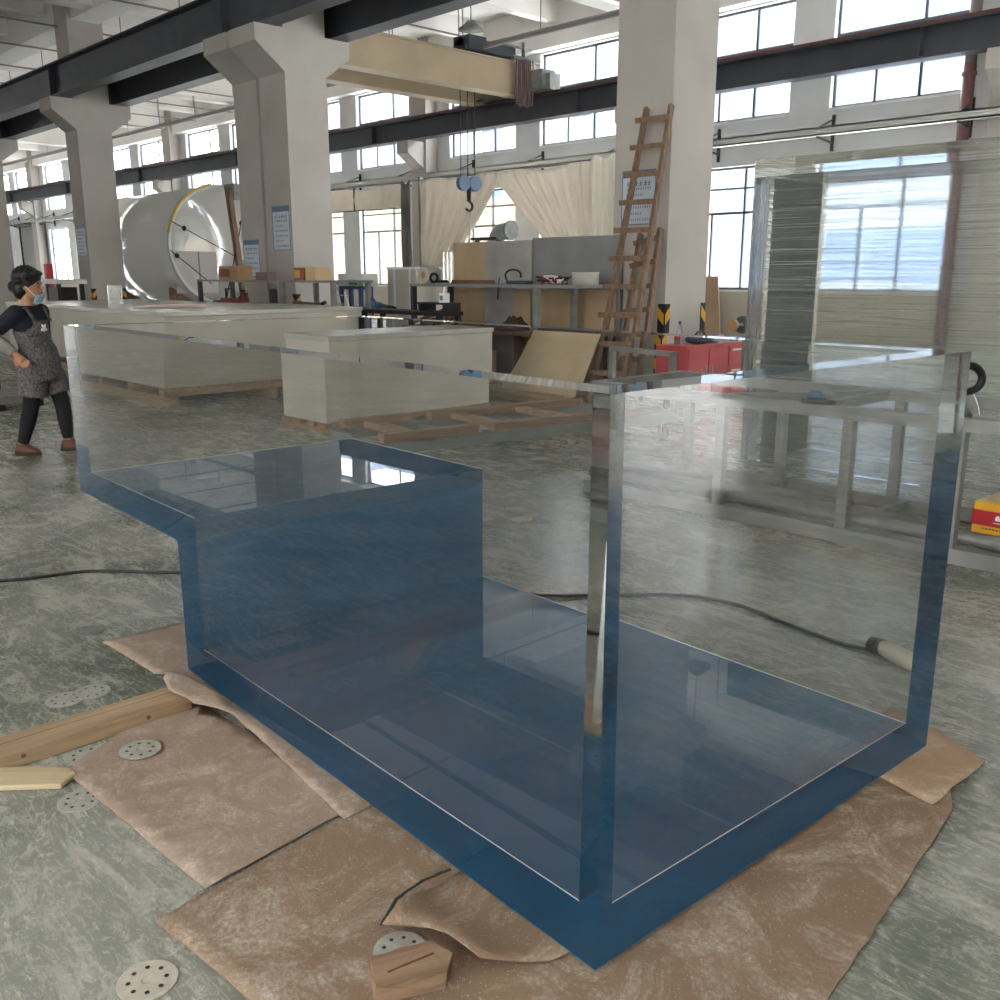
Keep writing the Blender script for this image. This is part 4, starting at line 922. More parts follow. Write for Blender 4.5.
# scrap on the bench top
rnd = random.Random(5)
labs = ['long dark scrap stick leaning up from the bench top', 'short dark scrap stick under the leaning one', 'reddish scrap block in the middle of the bench top', 'flat brown scrap strip along the bench top', 'small brown scrap chunk beside the leaning pieces', 'dark scrap chunk right of the middle of the bench top']
spec = [((-11.15, 9.0, 0.80), (-10.3, 9.15, 1.08), 0.06, 0.05), ((-11.0, 9.1, 0.81), (-10.4, 9.0, 0.90), 0.07, 0.06), ((-10.05, 9.1, 0.81), (-9.75, 9.1, 0.81), 0.16, 0.08), ((-10.2, 8.98, 0.79), (-9.5, 9.0, 0.79), 0.1, 0.04), ((-10.55, 9.05, 0.85), (-10.3, 9.15, 0.98), 0.12, 0.09), ((-9.35, 9.2, 0.82), (-9.1, 9.15, 0.82), 0.16, 0.1)]
for lab, (a, b_, w, h) in zip(labs, spec): tag(MB().bar(a, b_, w, h).build('wood_scrap', WOODD), lab, 'wood scrap')
tag(MB().grid(lambda u, v: Vector((-9.35 + 0.5 * u, 8.95 + 0.3 * v, 0.775 + 0.17 * math.sin(math.pi * u) * math.sin(math.pi * v) * (1 + 0.7 * noise.noise(Vector((u * 6, v * 6, 3)))))), 18, 14).build('rag_heap', mat('dark_brown_rag', rgb(74, 52, 42), 0.9)), 'dark brown rag heap on the bench top', 'rag').modifiers.new('s', 'SOLIDIFY').thickness = 0.004
lp_ = thing('leaning_plywood', 'pale plywood sheet leaning against the front of the bench', 'board', (-7.95, 8.78, 0))
MB().prism([(-0.62, -0.42, 0.0), (0.62, -0.42, 0.0), (0.62, 0.03, 0.80), (-0.46, 0.03, 0.80)], (0, -0.02, 0.012)).build('sheet', mat('pale_plywood', rgb(198, 180, 150), 0.6, col2=rgb(184, 164, 132), scale=2), lp_)
MB().obox((-0.1, -0.58, 0.06), (1.3, 0.2, 0.12)).build('support_timber', WOODP, lp_)
carton('brown cardboard box under the left of the bench', -11.04, 9.02, 0.0, 0.78, 0.6, 0.62, WOODD)
carton('open brown carton under the middle of the bench', -10.1, 9.0, 0.0, 0.38, 0.4, 0.45, CARTON, R(8))
for i in range(3):
    tag(MB().bar((-10.3 + 0.18 * i, 8.4, 0.02), (-9.95 + 0.12 * i, 8.84, 0.95 - 0.08 * i), 0.08, 0.03).build('leaning_batten', WOODP), ['left batten leaning on the bench front', 'middle batten leaning on the bench front', 'right batten leaning on the bench front'][i], 'wood', 'battens leaning on the bench')

# ================================================================== MIDDLE BACKGROUND
cab = thing('white_cabinet', 'tall white wrapped crate standing before the curtain booth', 'crate', (-13.45, 10.3, 0))
MB().box(0, 0.78, 0, 0.6, 0, 1.58).build('crate_body', MASKED, cab, bevel=0.01); MB().box(-0.01, 0.79, -0.01, 0.61, 1.58, 1.62).build('crate_lid', WHITEP, cab)
for x in (0.18, 0.6): MB().box(x, x + 0.05, -0.006, 0, 0, 1.58).build('strap', PAPER, cab)
cs = thing('clear_block_stack', 'clear acrylic panels with bright edges standing left of the plywood board', 'acrylic sheets', (-12.5, 10.75, 0))
for i in range(3): MB().box(0.02, 1.0, 0.1 * i, 0.1 * i + 0.03, 0.55, 1.86).build('acrylic_panel', ACRC, cs)
MB().box(0, 0.97, -0.05, 0.3, 0.0, 0.55).build('stand', GREYST, cs)
tb = thing('black_table', 'high black metal table with tools in front of the white crate', 'table', (-11.0, 7.92, 0))
MB().box(0, 1.7, 0, 0.42, 0.98, 1.03).build('table_top', BLACKM, tb)
for x in (0.05, 1.65):
    for y in (0.05, 0.37): MB().box(x - 0.03, x + 0.03, y - 0.03, y + 0.03, 0, 0.98).build('leg', BLACKM, tb)
MB().box(1.15, 1.7, 0.1, 0.38, 1.12, 1.145).build('riser_shelf', BLACKM, tb)
for x in (1.17, 1.66): MB().box(x, x + 0.035, 0.1, 0.38, 1.03, 1.12).build('riser_leg', BLACKM, tb)
o = thing('power_drill', 'blue power tool with long nose lying on the black table', 'tool', (-10.9, 8.1, 1.03), R(-8))
MB().tube([(0, 0, 0.06), (0.2, 0, 0.05)], [0.055, 0.04], 10).build('motor_body', BLUETOOL, o); MB().tube([(0.2, 0, 0.05), (0.6, 0, 0.03)], [0.03, 0.018], 8).build('nose', DARKST, o); MB().bar((0.02, 0, 0.09), (-0.06, 0, 0.14), 0.04, 0.04).build('handle', BLUETOOL, o)
o = thing('white_box', 'small white box on the raised end of the black table', 'box', (-9.48, 8.08, 1.145)); MB().box(0, 0.1, 0, 0.1, 0, 0.12).build('box', WHITEP, o, bevel=0.005); MB().box(0.02, 0.08, -0.002, 0, 0.03, 0.09).build('box_label', PAPERH, o)
sl = thing('step_ladder', 'blue steel frame trolley beside the double column', 'trolley', (-13.62, 9.45, 0))
fr = MB()
for x in (0, 0.56):
    for y in (0, 0.2): fr.box(x - 0.03, x + 0.03, y - 0.03, y + 0.03, 0.05, 1.3)
for z in (0.45, 0.95, 1.28):
    fr.bar((0, 0, z), (0.56, 0, z), 0.05, 0.05); fr.bar((0, 0.2, z), (0.56, 0.2, z), 0.05, 0.05); fr.bar((0, 0, z), (0, 0.2, z), 0.05, 0.05); fr.bar((0.56, 0, z), (0.56, 0.2, z), 0.05, 0.05)
fr.build('blue_frame', BLUEST, sl); MB().box(-0.02, 0.58, -0.02, 0.22, 0.0, 0.05).build('base_board', WOODP, sl); sl.name = 'frame_trolley'
o = thing('small_ladder', 'small white-runged ladder leaning in the blue trolley frame', 'ladder', (-13.55, 9.38, 0))
for s in (0, 0.22): MB().bar((0.34 + s, -0.1, 0.52), (0.02 + s, -0.08, 1.22), 0.025, 0.03).build('side_rail', WHITEP, o)
for k in range(5): MB().bar((0.30 - 0.065 * k, -0.11, 0.6 + 0.14 * k), (0.52 - 0.065 * k, -0.11, 0.6 + 0.14 * k), 0.02, 0.02).build('rung', STRAPY, o)
o = thing('storage_tray', 'pale tray with a green label on top of the blue trolley', 'tray', (-13.45, 9.42, 1.31)); MB().box(-0.2, 0.5, 0, 0.3, 0, 0.2).build('tray', mat('pale_greenish', rgb(206, 214, 206), 0.5), o); MB().box(0.1, 0.34, -0.004, 0, 0.02, 0.1).build('tray_label', mat('green_label', rgb(70, 130, 90), 0.5), o)

# dust curtain booth
def curtain(label, fx, y0, z0, z1, pleats, amp, m=CURT, nu=140, nv=22):
    def fn(u, v):
        a, b = fx(v); x = a + (b - a) * u
        wob = 0.6 * math.sin(pleats * 2 * math.pi * u + 2 * math.sin(3 * v + 5 * u)) + 0.4 * math.sin(pleats * 3.3 * math.pi * u + v)
        z = z1 + (z0 - z1) * v + 0.05 * math.sin(9 * u) * (1 - v)
        return Vector((x, y0 + amp * (0.35 + 0.65 * v) * wob, z))
    o = MB().grid(fn, nu, nv).build('dust_curtain', m)
    o.modifiers.new('s', 'SOLIDIFY').thickness = 0.006
    return tag(o, label, 'curtain')
curtain('beige curtain swept to the left in the booth opening, behind the crane hook', lambda v: (-23.35, -19.9 - 2.6 * max(0, v - 0.10) ** 1.2), 19.2, 1.7, 4.25, 9, 0.09)
curtain('beige curtain swept to the right in the booth opening, beside the ladder column', lambda v: (-20.05 + 2.9 * max(0, v - 0.04) ** 1.1, -16.45), 19.2, 1.7, 4.25, 10, 0.08)
curtain('short beige curtain valance left of the booth post', lambda v: (-28.3, -24.4), 19.3, 3.55, 4.22, 5, 0.05)
curtain('narrow grey bunched curtain beside the booth post', lambda v: (-24.2, -23.72), 19.15, 1.2, 4.25, 6, 0.07, CURTG, 60)
curtain('narrow pale bunched curtain hanging by the ladder column', lambda v: (-16.45, -15.55), 19.1, 1.2, 4.35, 5, 0.06, cloth('pale_curtain', rgb(226, 222, 212), 0.5), 50)
bf = thing('booth_frame', 'thin steel posts and rods carrying the dust curtains', 'frame', (0, 19.3, 0))
q = MB()
q.tube([(-30, 0, 4.28), (-15.4, 0, 4.28)], 0.03, 8); q.build('curtain_rod', GREYST, bf)
for x in (-23.58, -15.45): MB().box(x - 0.06, x + 0.06, 0.08, 0.2, 0, 4.4).build('post', GREYST, bf)
q = MB(); q.tube([(-28.4, 0, 3.55), (-24.3, 0, 3.52)], 0.02, 6); q.build('lower_rod', DARKST, bf)
MB().box(-26.9, -26.85, -0.02, 0.03, 3.55, 4.28).build('drop_bar', DARKST, bf)
du = thing('extraction_duct', 'grey ribbed duct elbow rising behind the standing sheets', 'duct', (-16.9, 17.0, 0))
MB().tube(smooth_path([(-0.85, 0, 1.3), (-0.85, 0, 2.15), (-0.78, 0, 2.38), (-0.6, 0, 2.52), (-0.3, 0, 2.55)], 5), 0.2, 14).build('duct', mat('duct_grey', rgb(172, 176, 176), 0.4, 0.3), du)
MB().tube([(-0.32, 0, 2.55), (-0.24, 0, 2.55)], 0.24, 14).build('flange', GREYST, du)
MB().box(-1.3, -0.3, -0.3, 0.3, 0, 1.35).build('fan_box', WHITEP, du)
wm = thing('white_machine', 'white machine top showing over the standing sheets', 'machine', (-15.6, 15.6, 0))
MB().box(-1.0, 0.9, 0, 0.8, 0, 2.15).build('body', WHITEP, wm, bevel=0.02); MB().box(-0.9, 0.8, -0.006, 0, 1.9, 2.1).build('panel', PAPER, wm)
st2 = thing('dark_stand', 'dark metal stand topped with small parts behind the plywood board', 'stand', (-17.1, 16.0, 0))
MB().box(-0.45, 0.45, 0, 0.4, 2.3, 2.36).build('top_bar', DARKST, st2)
for x in (-0.38, 0.38): MB().box(x - 0.04, x + 0.04, 0.1, 0.2, 0, 2.3).build('leg', DARKST, st2)

# big clear cylinder behind the columns
cy = thing('acrylic_cylinder', 'huge hazy clear cylinder lying on its side behind the columns', 'cylinder', (-24.3, 13.05, 2.25))
def cyl_shell(r0, r1, L):
    seg = 72; mb = MB(); v = []
    for x in (0, -L):
        for r in (r0, r1):
            for k in range(seg): a = 2 * math.pi * k / seg; v.append((x, r * math.cos(a), r * math.sin(a)))
    f = []; sm = []
    for k in range(seg):
        q = (k + 1) % seg
        f += [(k, q, seg + q, seg + k), (2 * seg + k, 3 * seg + k, 3 * seg + q, 2 * seg + q)]
        sm += [(seg + k, seg + q, 3 * seg + q, 3 * seg + k), (k, 2 * seg + k, 2 * seg + q, q)]
    mb.add(v, f, False); o_ = len(mb.v); mb.f += [list(q) for q in sm]; mb.s += [True] * len(sm)
    return mb
c = cyl_shell(1.54, 1.56, 6.1); c.build('cylinder_wall', MILK, cy)
rm = cyl_shell(1.50, 1.58, 0.07); rmo = rm.build('rim', mat('pale_rim', rgb(206, 208, 204), 0.3), cy); rmo.location = (0.09, 0, 0)
tp = MB(); tp.tube([(0.12, 1.59 * math.cos(a), 1.59 * math.sin(a)) for a in [1.75 + 0.08 * k for k in range(16)]], 0.035, 6); tp.build('rim_tape', STRAPY, cy)
for x in (-1.0, -4.4): MB().prism([(x, -1.2, -2.24), (x, 1.2, -2.24), (x, 1.15, -1.1), (x, 0.5, -1.50), (x, 0, -1.585), (x, -0.5, -1.50), (x, -1.15, -1.1)], (0.2, 0, 0)).build('cradle', WOODP, cy)
ip = thing('acrylic_sheet', 'pale flat panel standing inside the mouth of the huge cylinder', 'panel', (-24.75, 12.05, 1.0))
MB().box(0, 0.05, -0.2, 1.0, 0.0, 1.1).build('panel', mat('mauve_grey_panel', rgb(196, 188, 184), 0.5), ip); MB().box(0.052, 0.06, 0.46, 0.50, 0, 1.1).build('joint_strip', GREYST, ip)
wp = thing('wooden_post', 'tall wooden post propped at the mouth of the huge cylinder', 'post', (-23.95, 13.25, 0))
MB().bar((0.05, 0.2, 0.0), (-0.05, -0.1, 3.75), 0.17, 0.13).build('post', WOODL, wp); MB().box(-0.15, 0.4, -0.16, 0.0, 3.72, 3.82).build('clamp_bar', GREYST, wp); MB().box(0.28, 0.36, -0.16, 0.0, 3.4, 3.72).build('clamp_jaw', GREYST, wp)
for i, (a, b_, lab) in enumerate((((-24.1, 11.54, 2.83), (-24.0, 13.6, 1.80), 'upper dark strap stretched across the mouth of the huge cylinder'), ((-24.1, 11.45, 2.11), (-24.0, 12.5, 1.25), 'lower dark strap stretched across the mouth of the huge cylinder'), ((-24.0, 13.6, 3.25), (-23.9, 12.8, 0.70), 'steep dark strap hanging beside the wooden post'))):
    o = thing('ratchet_strap', lab, 'strap', (0, 0, 0), group=None)
    MB().bar(a, b_, 0.03, 0.02).build('webbing', DARKST, o); p = Vector(a).lerp(Vector(b_), 0.16); MB().ball(p, 0.06, 0.06, 0.07, 10, 8).build('buckle', BLACK, o)
# far left table with grey box and red post
ft = thing('white_table', 'white-topped table behind the woman', 'table', (-22.2, 7.15, 0))
MB().box(-0.2, 1.95, 0, 0.62, 1.31, 1.4).build('table_top', WHITEP, ft)
for x in (-0.1, 1.85):
    for y in (0.08, 0.54): MB().box(x - 0.04, x + 0.04, y - 0.04, y + 0.04, 0, 1.31).build('leg', DARKST, ft)
MB().box(-0.05, 1.8, 0.12, 0.5, 0.78, 0.82).build('lower_shelf', GREYST, ft)
tag(MB().box(-21.1, -20.5, 7.28, 7.66, 0.825, 1.24).build('grey_crate', DARKST, bevel=0.02), 'dark crate on the lower shelf of the white table', 'crate')
rpst = thing('red_post', 'red steel post behind the woman', 'post', (-25.1, 8.72, 0)); MB().box(-0.08, 0.08, -0.08, 0.08, 0, 1.75).build('post', mat('signal_red', rgb(196, 52, 66), 0.5), rpst); MB().box(-0.18, 0.18, -0.18, 0.18, 0, 0.04).build('base_plate', DARKST, rpst)
lo = thing('low_rack', 'low dark rack of odd parts on the floor behind the woman', 'rack', (-13.2, 2.6, 0), R(20))
MB().box(0, 1.9, 0, 0.7, 0.08, 0.16).build('platform', GREYST, lo); MB().box(0, 1.2, 0.1, 0.6, 0.16, 0.42).build('crates', WOODD, lo); 
for x in (0.1, 1.8):
    for y in (0.1, 0.6): MB().box(x - 0.05, x + 0.05, y - 0.05, y + 0.05, 0, 0.08).build('foot', DARKST, lo)
tag(MB().obox((-11.9, 2.75, 0.62), (0.45, 0.5, 0.4), (0, 0, R(20))).build('black_bag', BLACKM, bevel=0.05), 'black bag on the low rack behind the woman', 'bag')

# ================================================================== THE WOMAN
ang = R(-25.8)                     # direction from the camera
fhv = Vector((-math.sin(R(45.93)), math.cos(R(45.93)), 0)); rtv = Vector((math.cos(R(45.93)), math.sin(R(45.93)), 0))
vd = fhv * math.cos(ang) + rtv * math.sin(ang)        # away from camera
rv = rtv * math.cos(ang) - fhv * math.sin(ang)        # to picture right
pw = thing('person', 'woman in a grey bib apron, navy shirt and black leggings walking past the tank', 'person', (-8.50, 2.74, 0))
def W(a, b, z): return rv * (a + 0.105 * z) - vd * b + Vector((0, 0, z))   # a: right, b: towards camera
def remeshed(mb, name, m, voxel=0.008, smooth=4, parent=pw):
    o = mb.build(name, m, parent, fix=False)
    r_ = o.modifiers.new('one', 'REMESH'); r_.mode = 'VOXEL'; r_.voxel_size = voxel; r_.use_smooth_shade = True
    s_ = o.modifiers.new('sm', 'SMOOTH'); s_.iterations = smooth; s_.factor = 0.5
    return o
yaw = math.atan2(rv.y, rv.x)
FA = yaw - R(35)                   # facing angle: picture-right turned towards the camera
fd = Vector((math.cos(FA), math.sin(FA), 0)); ld_ = Vector((-fd.y, fd.x, 0))   # forward, her left
pel = W(-0.03, 0, 0.80)
hipR = pel - ld_ * 0.085 + Vector((0, 0, -0.04)); hipL = pel + ld_ * 0.085 + Vector((0, 0, -0.04))
ankR = W(-0.155, 0.02, 0.075); ankL = W(0.205, -0.06, 0.085)
kneeR = (hipR + ankR) / 2 + fd * 0.035; kneeL = (hipL + ankL) / 2 + fd * 0.05
chest = W(-0.10, 0, 1.10); neck = W(-0.115, 0, 1.26); hd = W(-0.10, 0.0, 1.41)
shR = chest - ld_ * 0.165 + Vector((0, 0, 0.09)); shL = chest + ld_ * 0.165 + Vector((0, 0, 0.09))
elR = W(-0.40, 0.05, 1.005); wrR = W(-0.20, 0.20, 0.86)
elL = shL + W(0.02, -0.12, -0.24); wrL = elL + W(-0.12, -0.12, -0.16)
b = MB()
def seg(p, q, r0, r1, n=6): b.tube([p.lerp(q, k / n) for k in range(n + 1)], [r0 + (r1 - r0) * k / n for k in range(n + 1)], 14); b.ball(p, r0, r0, r0, 12, 8); b.ball(q, r1, r1, r1, 12, 8)
fa = FA + math.pi / 2
b.loft([(pel + Vector((0, 0, -0.12)), 0.13, 0.09, fa), (pel + Vector((0, 0, 0.0)), 0.165, 0.115, fa), (pel.lerp(chest, 0.5), 0.125, 0.095, fa), (chest, 0.155, 0.105, fa), (chest + Vector((0, 0, 0.09)), 0.15, 0.085, fa), (chest + Vector((0, 0, 0.135)), 0.07, 0.06, fa)], 24)
seg(chest + Vector((0, 0, 0.1)), neck + Vector((0, 0, 0.06)), 0.055, 0.048)
seg(hipR, kneeR, 0.088, 0.055); seg(kneeR, ankR, 0.053, 0.034); seg(hipL, kneeL, 0.088, 0.055); seg(kneeL, ankL, 0.053, 0.034)
seg(shR, elR, 0.048, 0.038); seg(elR, wrR, 0.037, 0.026); seg(shL, elL, 0.048, 0.038); seg(elL, wrL, 0.037, 0.026)
# head
hrot = (0, 0, FA + R(12)); hf = Vector((math.cos(FA + R(12)), math.sin(FA + R(12)), 0)); hl = Vector((-hf.y, hf.x, 0))
b.ball(hd + Vector((0, 0, 0.02)), 0.092, 0.075, 0.105, 18, 12, hrot); b.ball(hd + hf * 0.028 + Vector((0, 0, -0.055)), 0.062, 0.056, 0.06, 14, 10, hrot)
b.ball(hd + hf * 0.095 + Vector((0, 0, -0.015)), 0.018, 0.013, 0.022, 10, 8, hrot); b.ball(hd + hf * 0.082 + Vector((0, 0, -0.055)), 0.016, 0.024, 0.012, 10, 8, hrot)
for s in (-1, 1): b.ball(hd + hl * (0.075 * s) + hf * -0.01 + Vector((0, 0, -0.005)), 0.022, 0.008, 0.03, 10, 8, hrot)
# hands: palm, four fingers, thumb
def hand(wr, d, side):
    d = d.normalized(); w = side; n = d.cross(w).normalized()
    c = wr + d * 0.045
    b.tube([wr, wr + d * 0.03, wr + d * 0.075], [0.024, 0.036, 0.036], 12); 
    for i, (o_, L) in enumerate(((-0.030, 0.058), (-0.010, 0.070), (0.011, 0.066), (0.031, 0.050))):
        p0 = wr + d * 0.07 + w * o_; p1 = p0 + d * L * 0.5 + n * 0.008; p2 = p0 + d * L * 0.95 + n * 0.028
        b.tube([p0, p1, p2], [0.011, 0.0105, 0.009], 8); b.ball(p2, 0.009, 0.009, 0.009, 8, 6)
    t0 = wr + d * 0.025 - w * 0.028; t1 = t0 - w * 0.026 + d * 0.028 + n * 0.01; t2 = t1 + d * 0.03 + n * 0.012
    b.tube([t0, t1, t2], [0.014, 0.012, 0.01], 8); b.ball(t2, 0.01, 0.01, 0.01, 8, 6)
hand(wrR, (W(0.10, 0.05, -0.12)), W(0.75, -0.3, 0.55).normalized())
hand(wrL, (wrL - elL), rv)
body = remeshed(b, 'body', SKIN, 0.0065, 3)
# eyes, lips
e = MB()
for s in (-1, 1): e.ball(hd + hf * 0.082 + hl * (0.032 * s) + Vector((0, 0, 0.018)), 0.008, 0.014, 0.007, 10, 8, hrot)
e.build('eye', EYE, pw)
MB().ball(hd + hf * 0.092 + Vector((0, 0, -0.056)), 0.006, 0.02, 0.007, 10, 6, hrot).build('mouth', LIP, pw)
h = MB(); h.ball(hd + hf * -0.025 + Vector((0, 0, 0.056)), 0.116, 0.102, 0.112, 18, 12, hrot); h.ball(hd + hf * -0.07 + Vector((0, 0, -0.035)), 0.07, 0.095, 0.085, 14, 10, hrot)
rnd = random.Random(21)
for k in range(46):
    a_, e_ = rnd.uniform(0, 6.28), rnd.uniform(-0.5, 1.4); dv = Vector((math.cos(a_) * math.cos(e_), math.sin(a_) * math.cos(e_), math.sin(e_)))
    if dv.dot(hf) > 0.45 and dv.z < 0.5: continue
    h.ball(hd + hf * -0.025 + Vector((0, 0, 0.045)) + Vector((dv.x * 0.105, dv.y * 0.105, dv.z * 0.1)), 0.024, 0.024, 0.022, 8, 6); h.ball(hd + hf * 0.055 + Vector((0, 0, 0.095)), 0.055, 0.075, 0.03, 12, 8, hrot)
h.ball(hd + hf * -0.125 + Vector((0, 0, -0.01)), 0.055, 0.055, 0.055, 12, 8)
for s in (-1, 1): h.ball(hd + hl * (0.078 * s) + hf * -0.005 + Vector((0, 0, 0.04)), 0.05, 0.018, 0.055, 10, 8, hrot)
hair = remeshed(h, 'hair', HAIR, 0.008, 2)
mk = MB().grid(lambda u, v: hd + hf * (0.05 + 0.055 * math.cos((u - 0.5) * 2.4)) + hl * (0.075 * math.sin((u - 0.5) * 2.4)) + Vector((0, 0, -0.075 - 0.065 * v)) - hf * (0.03 * v), 14, 5).build('face_mask', MASKC, pw)
mk.modifiers.new('s', 'SOLIDIFY').thickness = 0.004
ml = MB(); 
for s in (-1, 1): ml.tube([hd + hl * 0.07 * s + hf * 0.06 + Vector((0, 0, -0.08)), hd + hl * 0.085 * s + hf * -0.005 + Vector((0, 0, -0.005))], 0.003, 5)
ml.build('mask_loop', WHITEP, mk)
# shirt
s_ = MB(); s_.loft([(pel.lerp(chest, 0.25), 0.150, 0.118, fa), (pel.lerp(chest, 0.5), 0.145, 0.114, fa), (chest, 0.175, 0.125, fa), (chest + Vector((0, 0, 0.09)), 0.168, 0.102, fa), (chest + Vector((0, 0, 0.135)), 0.09, 0.075, fa)], 24)
for p, q in ((shR, elR), (shL, elL)):
    e_ = p.lerp(q, 0.72); s_.tube([p, p.lerp(e_, 0.5), e_], [0.068, 0.066, 0.064], 14); s_.ball(p, 0.07, 0.07, 0.07, 12, 8)
remeshed(s_, 'shirt', NAVY, 0.01, 5)
MB().tube([chest + Vector((0, 0, 0.137)) + hf * 0.0 + (fd * math.cos(a) * 0.075 + ld_ * math.sin(a) * 0.082) for a in [0.33 * k for k in range(20)]], 0.012, 6).build('collar', NAVY, pw)
# oversleeve on the right forearm
d_ = (wrR - elR); MB().tube([elR + d_ * t for t in (0.08, 0.25, 0.5, 0.75, 0.93)], [0.05, 0.062, 0.058, 0.05, 0.036], 14).build('oversleeve', SLEEVE, pw)
d2 = (wrL - elL); MB().tube([elL + d2 * t for t in (0.08, 0.25, 0.5, 0.75, 0.93)], [0.05, 0.062, 0.058, 0.05, 0.036], 14).build('oversleeve', SLEEVE, pw)
# apron: bib wrapping the front, wide shorts part, straps
APR = mat('grey_speckled_apron', rgb(112, 106, 106), 0.9, col2=rgb(76, 70, 72), scale=55, detail=3, lo=0.4, hi=0.6)
a_ = MB()
a_.loft([(pel + Vector((0, 0, 0.10)), 0.168, 0.132, fa), (pel.lerp(chest, 0.55), 0.158, 0.124, fa), (pel.lerp(chest, 0.8), 0.176, 0.132, fa)], 28, cap=False)
bib = MB().grid(lambda u, v: chest + Vector((0, 0, -0.10 + 0.13 * v)) + fd * (0.132 * math.cos((u - 0.5) * 2.2) + 0.004) + ld_ * (0.17 * math.sin((u - 0.5) * 2.2) * (1 - 0.18 * v)), 16, 6)
sk = MB(); sk.loft([(pel + Vector((0, 0, 0.11)), 0.168, 0.132, fa), (pel, 0.195, 0.15, fa), (pel + Vector((0, 0, -0.12)), 0.205, 0.16, fa), (pel + Vector((0, 0, -0.17)), 0.20, 0.155, fa)], 28)
for hp, kn_ in ((hipR, kneeR), (hipL, kneeL)):
    e_ = hp.lerp(kn_, 0.76); sk.tube([hp, hp.lerp(e_, 0.5), e_], [0.115, 0.118, 0.112], 18)
skirt = remeshed(sk, 'apron_shorts', APR, 0.011, 4)
o = a_.build('apron_waist', APR, pw); o.modifiers.new('s', 'SOLIDIFY').thickness = 0.006
o = bib.build('apron_bib', APR, pw); o.modifiers.new('s', 'SOLIDIFY').thickness = 0.006
for s in (-1, 1):
    st_ = MB(); st_.bar(chest + fd * 0.125 + ld_ * 0.10 * s + Vector((0, 0, 0.02)), chest + fd * 0.06 + ld_ * 0.115 * s + Vector((0, 0, 0.135)), 0.03, 0.008, up=tuple(fd)); st_.bar(chest + fd * 0.06 + ld_ * 0.115 * s + Vector((0, 0, 0.135)), chest - fd * 0.10 + ld_ * 0.07 * s + Vector((0, 0, 0.08)), 0.03, 0.01)
    st_.build('apron_strap', APR, pw)
lg_ = MB(); c0 = chest + fd * 0.14 + ld_ * -0.02 + Vector((0, 0, -0.04))
for dx, dz, r0 in ((0, 0, 0.026), (-0.018, 0.025, 0.012), (0.018, 0.025, 0.012), (0.03, -0.01, 0.012), (-0.03, -0.01, 0.012)): lg_.ball(c0 + ld_ * dx + Vector((0, 0, dz)), r0 * 0.4, r0, r0, 10, 8, (0, 0, FA))
lg_.build('bib_patch', WHITEP, pw)
# leggings and shoes
lgm = MB()
for hp, kn_, an in ((hipR, kneeR, ankR), (hipL, kneeL, ankL)):
    lgm.tube([hp.lerp(kn_, t) for t in (0.3, 0.6, 0.9)] + [kn_.lerp(an, t) for t in (0.15, 0.4, 0.7, 0.92)], [0.088, 0.075, 0.066, 0.064, 0.062, 0.052, 0.044], 16)
remeshed(lgm, 'leggings', LEGG, 0.009, 4)
for an, nm, dirv in ((ankR, 'shoe', (fd * 0.9 + rv * 0.2).normalized()), (ankL, 'shoe', (rv * 0.85 + fd * 0.3).normalized())):
    an0 = Vector((an.x, an.y, 0)); sa = math.atan2(dirv.y, dirv.x)
    s1 = MB(); s1.loft([(an0 + dirv * 0.045 + Vector((0, 0, 0.016)), 0.115, 0.044, sa), (an0 + dirv * 0.042 + Vector((0, 0, 0.045)), 0.108, 0.042, sa), (an0 + dirv * 0.02 + Vector((0, 0, 0.07)), 0.075, 0.038, sa), (an0 + dirv * 0.0 + Vector((0, 0, 0.095)), 0.046, 0.038, sa)], 20)
    so = s1.build(nm, SHOE, pw)
    MB().loft([(an0 + dirv * 0.045 + Vector((0, 0, 0.0)), 0.118, 0.046, sa), (an0 + dirv * 0.045 + Vector((0, 0, 0.018)), 0.118, 0.046, sa)], 20).build('sole', SOLE, so)

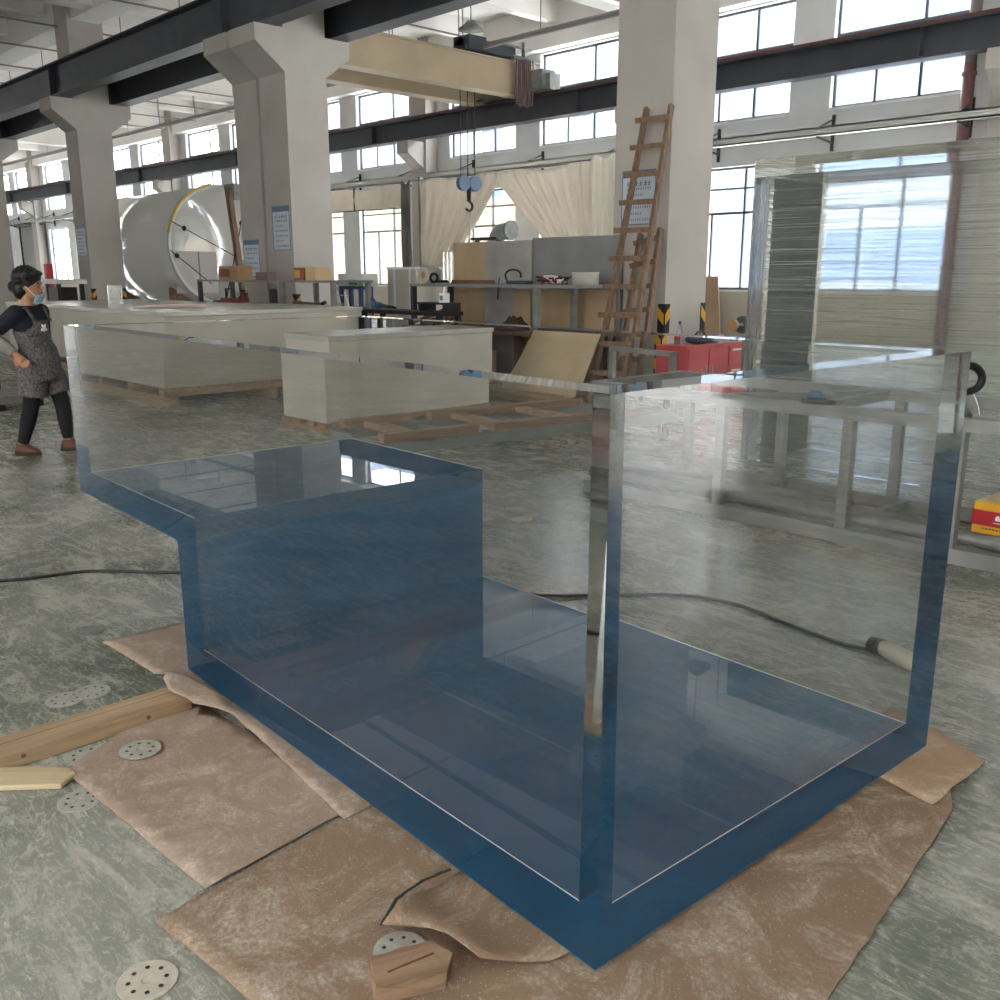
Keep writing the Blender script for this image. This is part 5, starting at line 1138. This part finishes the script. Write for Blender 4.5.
# ================================================================== LIGHT
wd = bpy.data.worlds.new('sky'); SC.world = wd; wd.use_nodes = True
nt = wd.node_tree; bgn = nt.nodes['Background']
tc = nt.nodes.new('ShaderNodeTexCoord'); sp = nt.nodes.new('ShaderNodeSeparateXYZ'); rp = nt.nodes.new('ShaderNodeValToRGB')
nt.links.new(tc.outputs['Generated'], sp.inputs[0]); nt.links.new(sp.outputs['Z'], rp.inputs[0]); nt.links.new(rp.outputs[0], bgn.inputs[0])
rp.color_ramp.elements[0].position = 0.0; rp.color_ramp.elements[0].color = (1.0, 0.985, 0.96, 1)
rp.color_ramp.elements[1].position = 0.75; rp.color_ramp.elements[1].color = (0.90, 0.95, 1.0, 1)
bgn.inputs[1].default_value = 6.0
def portal(name, loc, rot, sx, sy):
    l = bpy.data.lights.new(name, 'AREA'); l.shape = 'RECTANGLE'; l.size = sx; l.size_y = sy; l.cycles.is_portal = True
    o = bpy.data.objects.new(name, l); COL.objects.link(o); o.location = loc; o.rotation_euler = rot
    return o
portal('daylight_portal', (-8, YB + 0.35, 6.27), (R(-90), 0, 0), 30, 2.45); portal('daylight_portal', (-8, YB + 0.35, 2.57), (R(-90), 0, 0), 30, 2.95)
portal('daylight_portal', (-46, YB + 0.35, 6.27), (R(-90), 0, 0), 46, 2.45); portal('daylight_portal', (-46, YB + 0.35, 2.57), (R(-90), 0, 0), 46, 2.95)
portal('daylight_portal', (-66, YF - 0.35, 2.57), (R(90), 0, 0), 16, 2.95); portal('daylight_portal', (-66, YF - 0.35, 6.27), (R(90), 0, 0), 16, 2.45)
portal('daylight_portal', (2.6, YF - 0.35, 2.57), (R(90), 0, 0), 16, 2.95); portal('daylight_portal', (2.6, YF - 0.35, 6.27), (R(90), 0, 0), 16, 2.45)
portal('daylight_portal', (XR + 0.35, 15.5, 2.4), (R(90), 0, R(90)), 4.0, 4.8)
sl_ = bpy.data.lights.new('sun', 'SUN'); sl_.energy = 22; sl_.angle = R(0.6); so_ = bpy.data.objects.new('sun', sl_); COL.objects.link(so_); so_.rotation_euler = (0, R(25), 0)

# ================================================================== CAMERA AND VIEW
cam = bpy.data.cameras.new('camera'); co = bpy.data.objects.new('camera', cam); COL.objects.link(co)
co.location = (0, 0, 1.5); co.rotation_euler = (R(90 - 13.44), 0, R(45.93))
cam.sensor_width = 36; cam.lens = 36 * 944.6 / 1000; cam.clip_end = 300
SC.camera = co
vs = SC.view_settings; vs.view_transform = 'Standard'; vs.look = 'None'; vs.gamma = 1; vs.use_curve_mapping = False; vs.exposure = 1.08
cy_ = SC.cycles; cy_.max_bounces = 48; cy_.diffuse_bounces = 6; cy_.glossy_bounces = 40; cy_.transmission_bounces = 24; cy_.transparent_max_bounces = 16
cy_.sample_clamp_indirect = 6; cy_.use_denoising = True; cy_.caustics_reflective = True; cy_.caustics_refractive = True; cy_.blur_glossy = 0.3
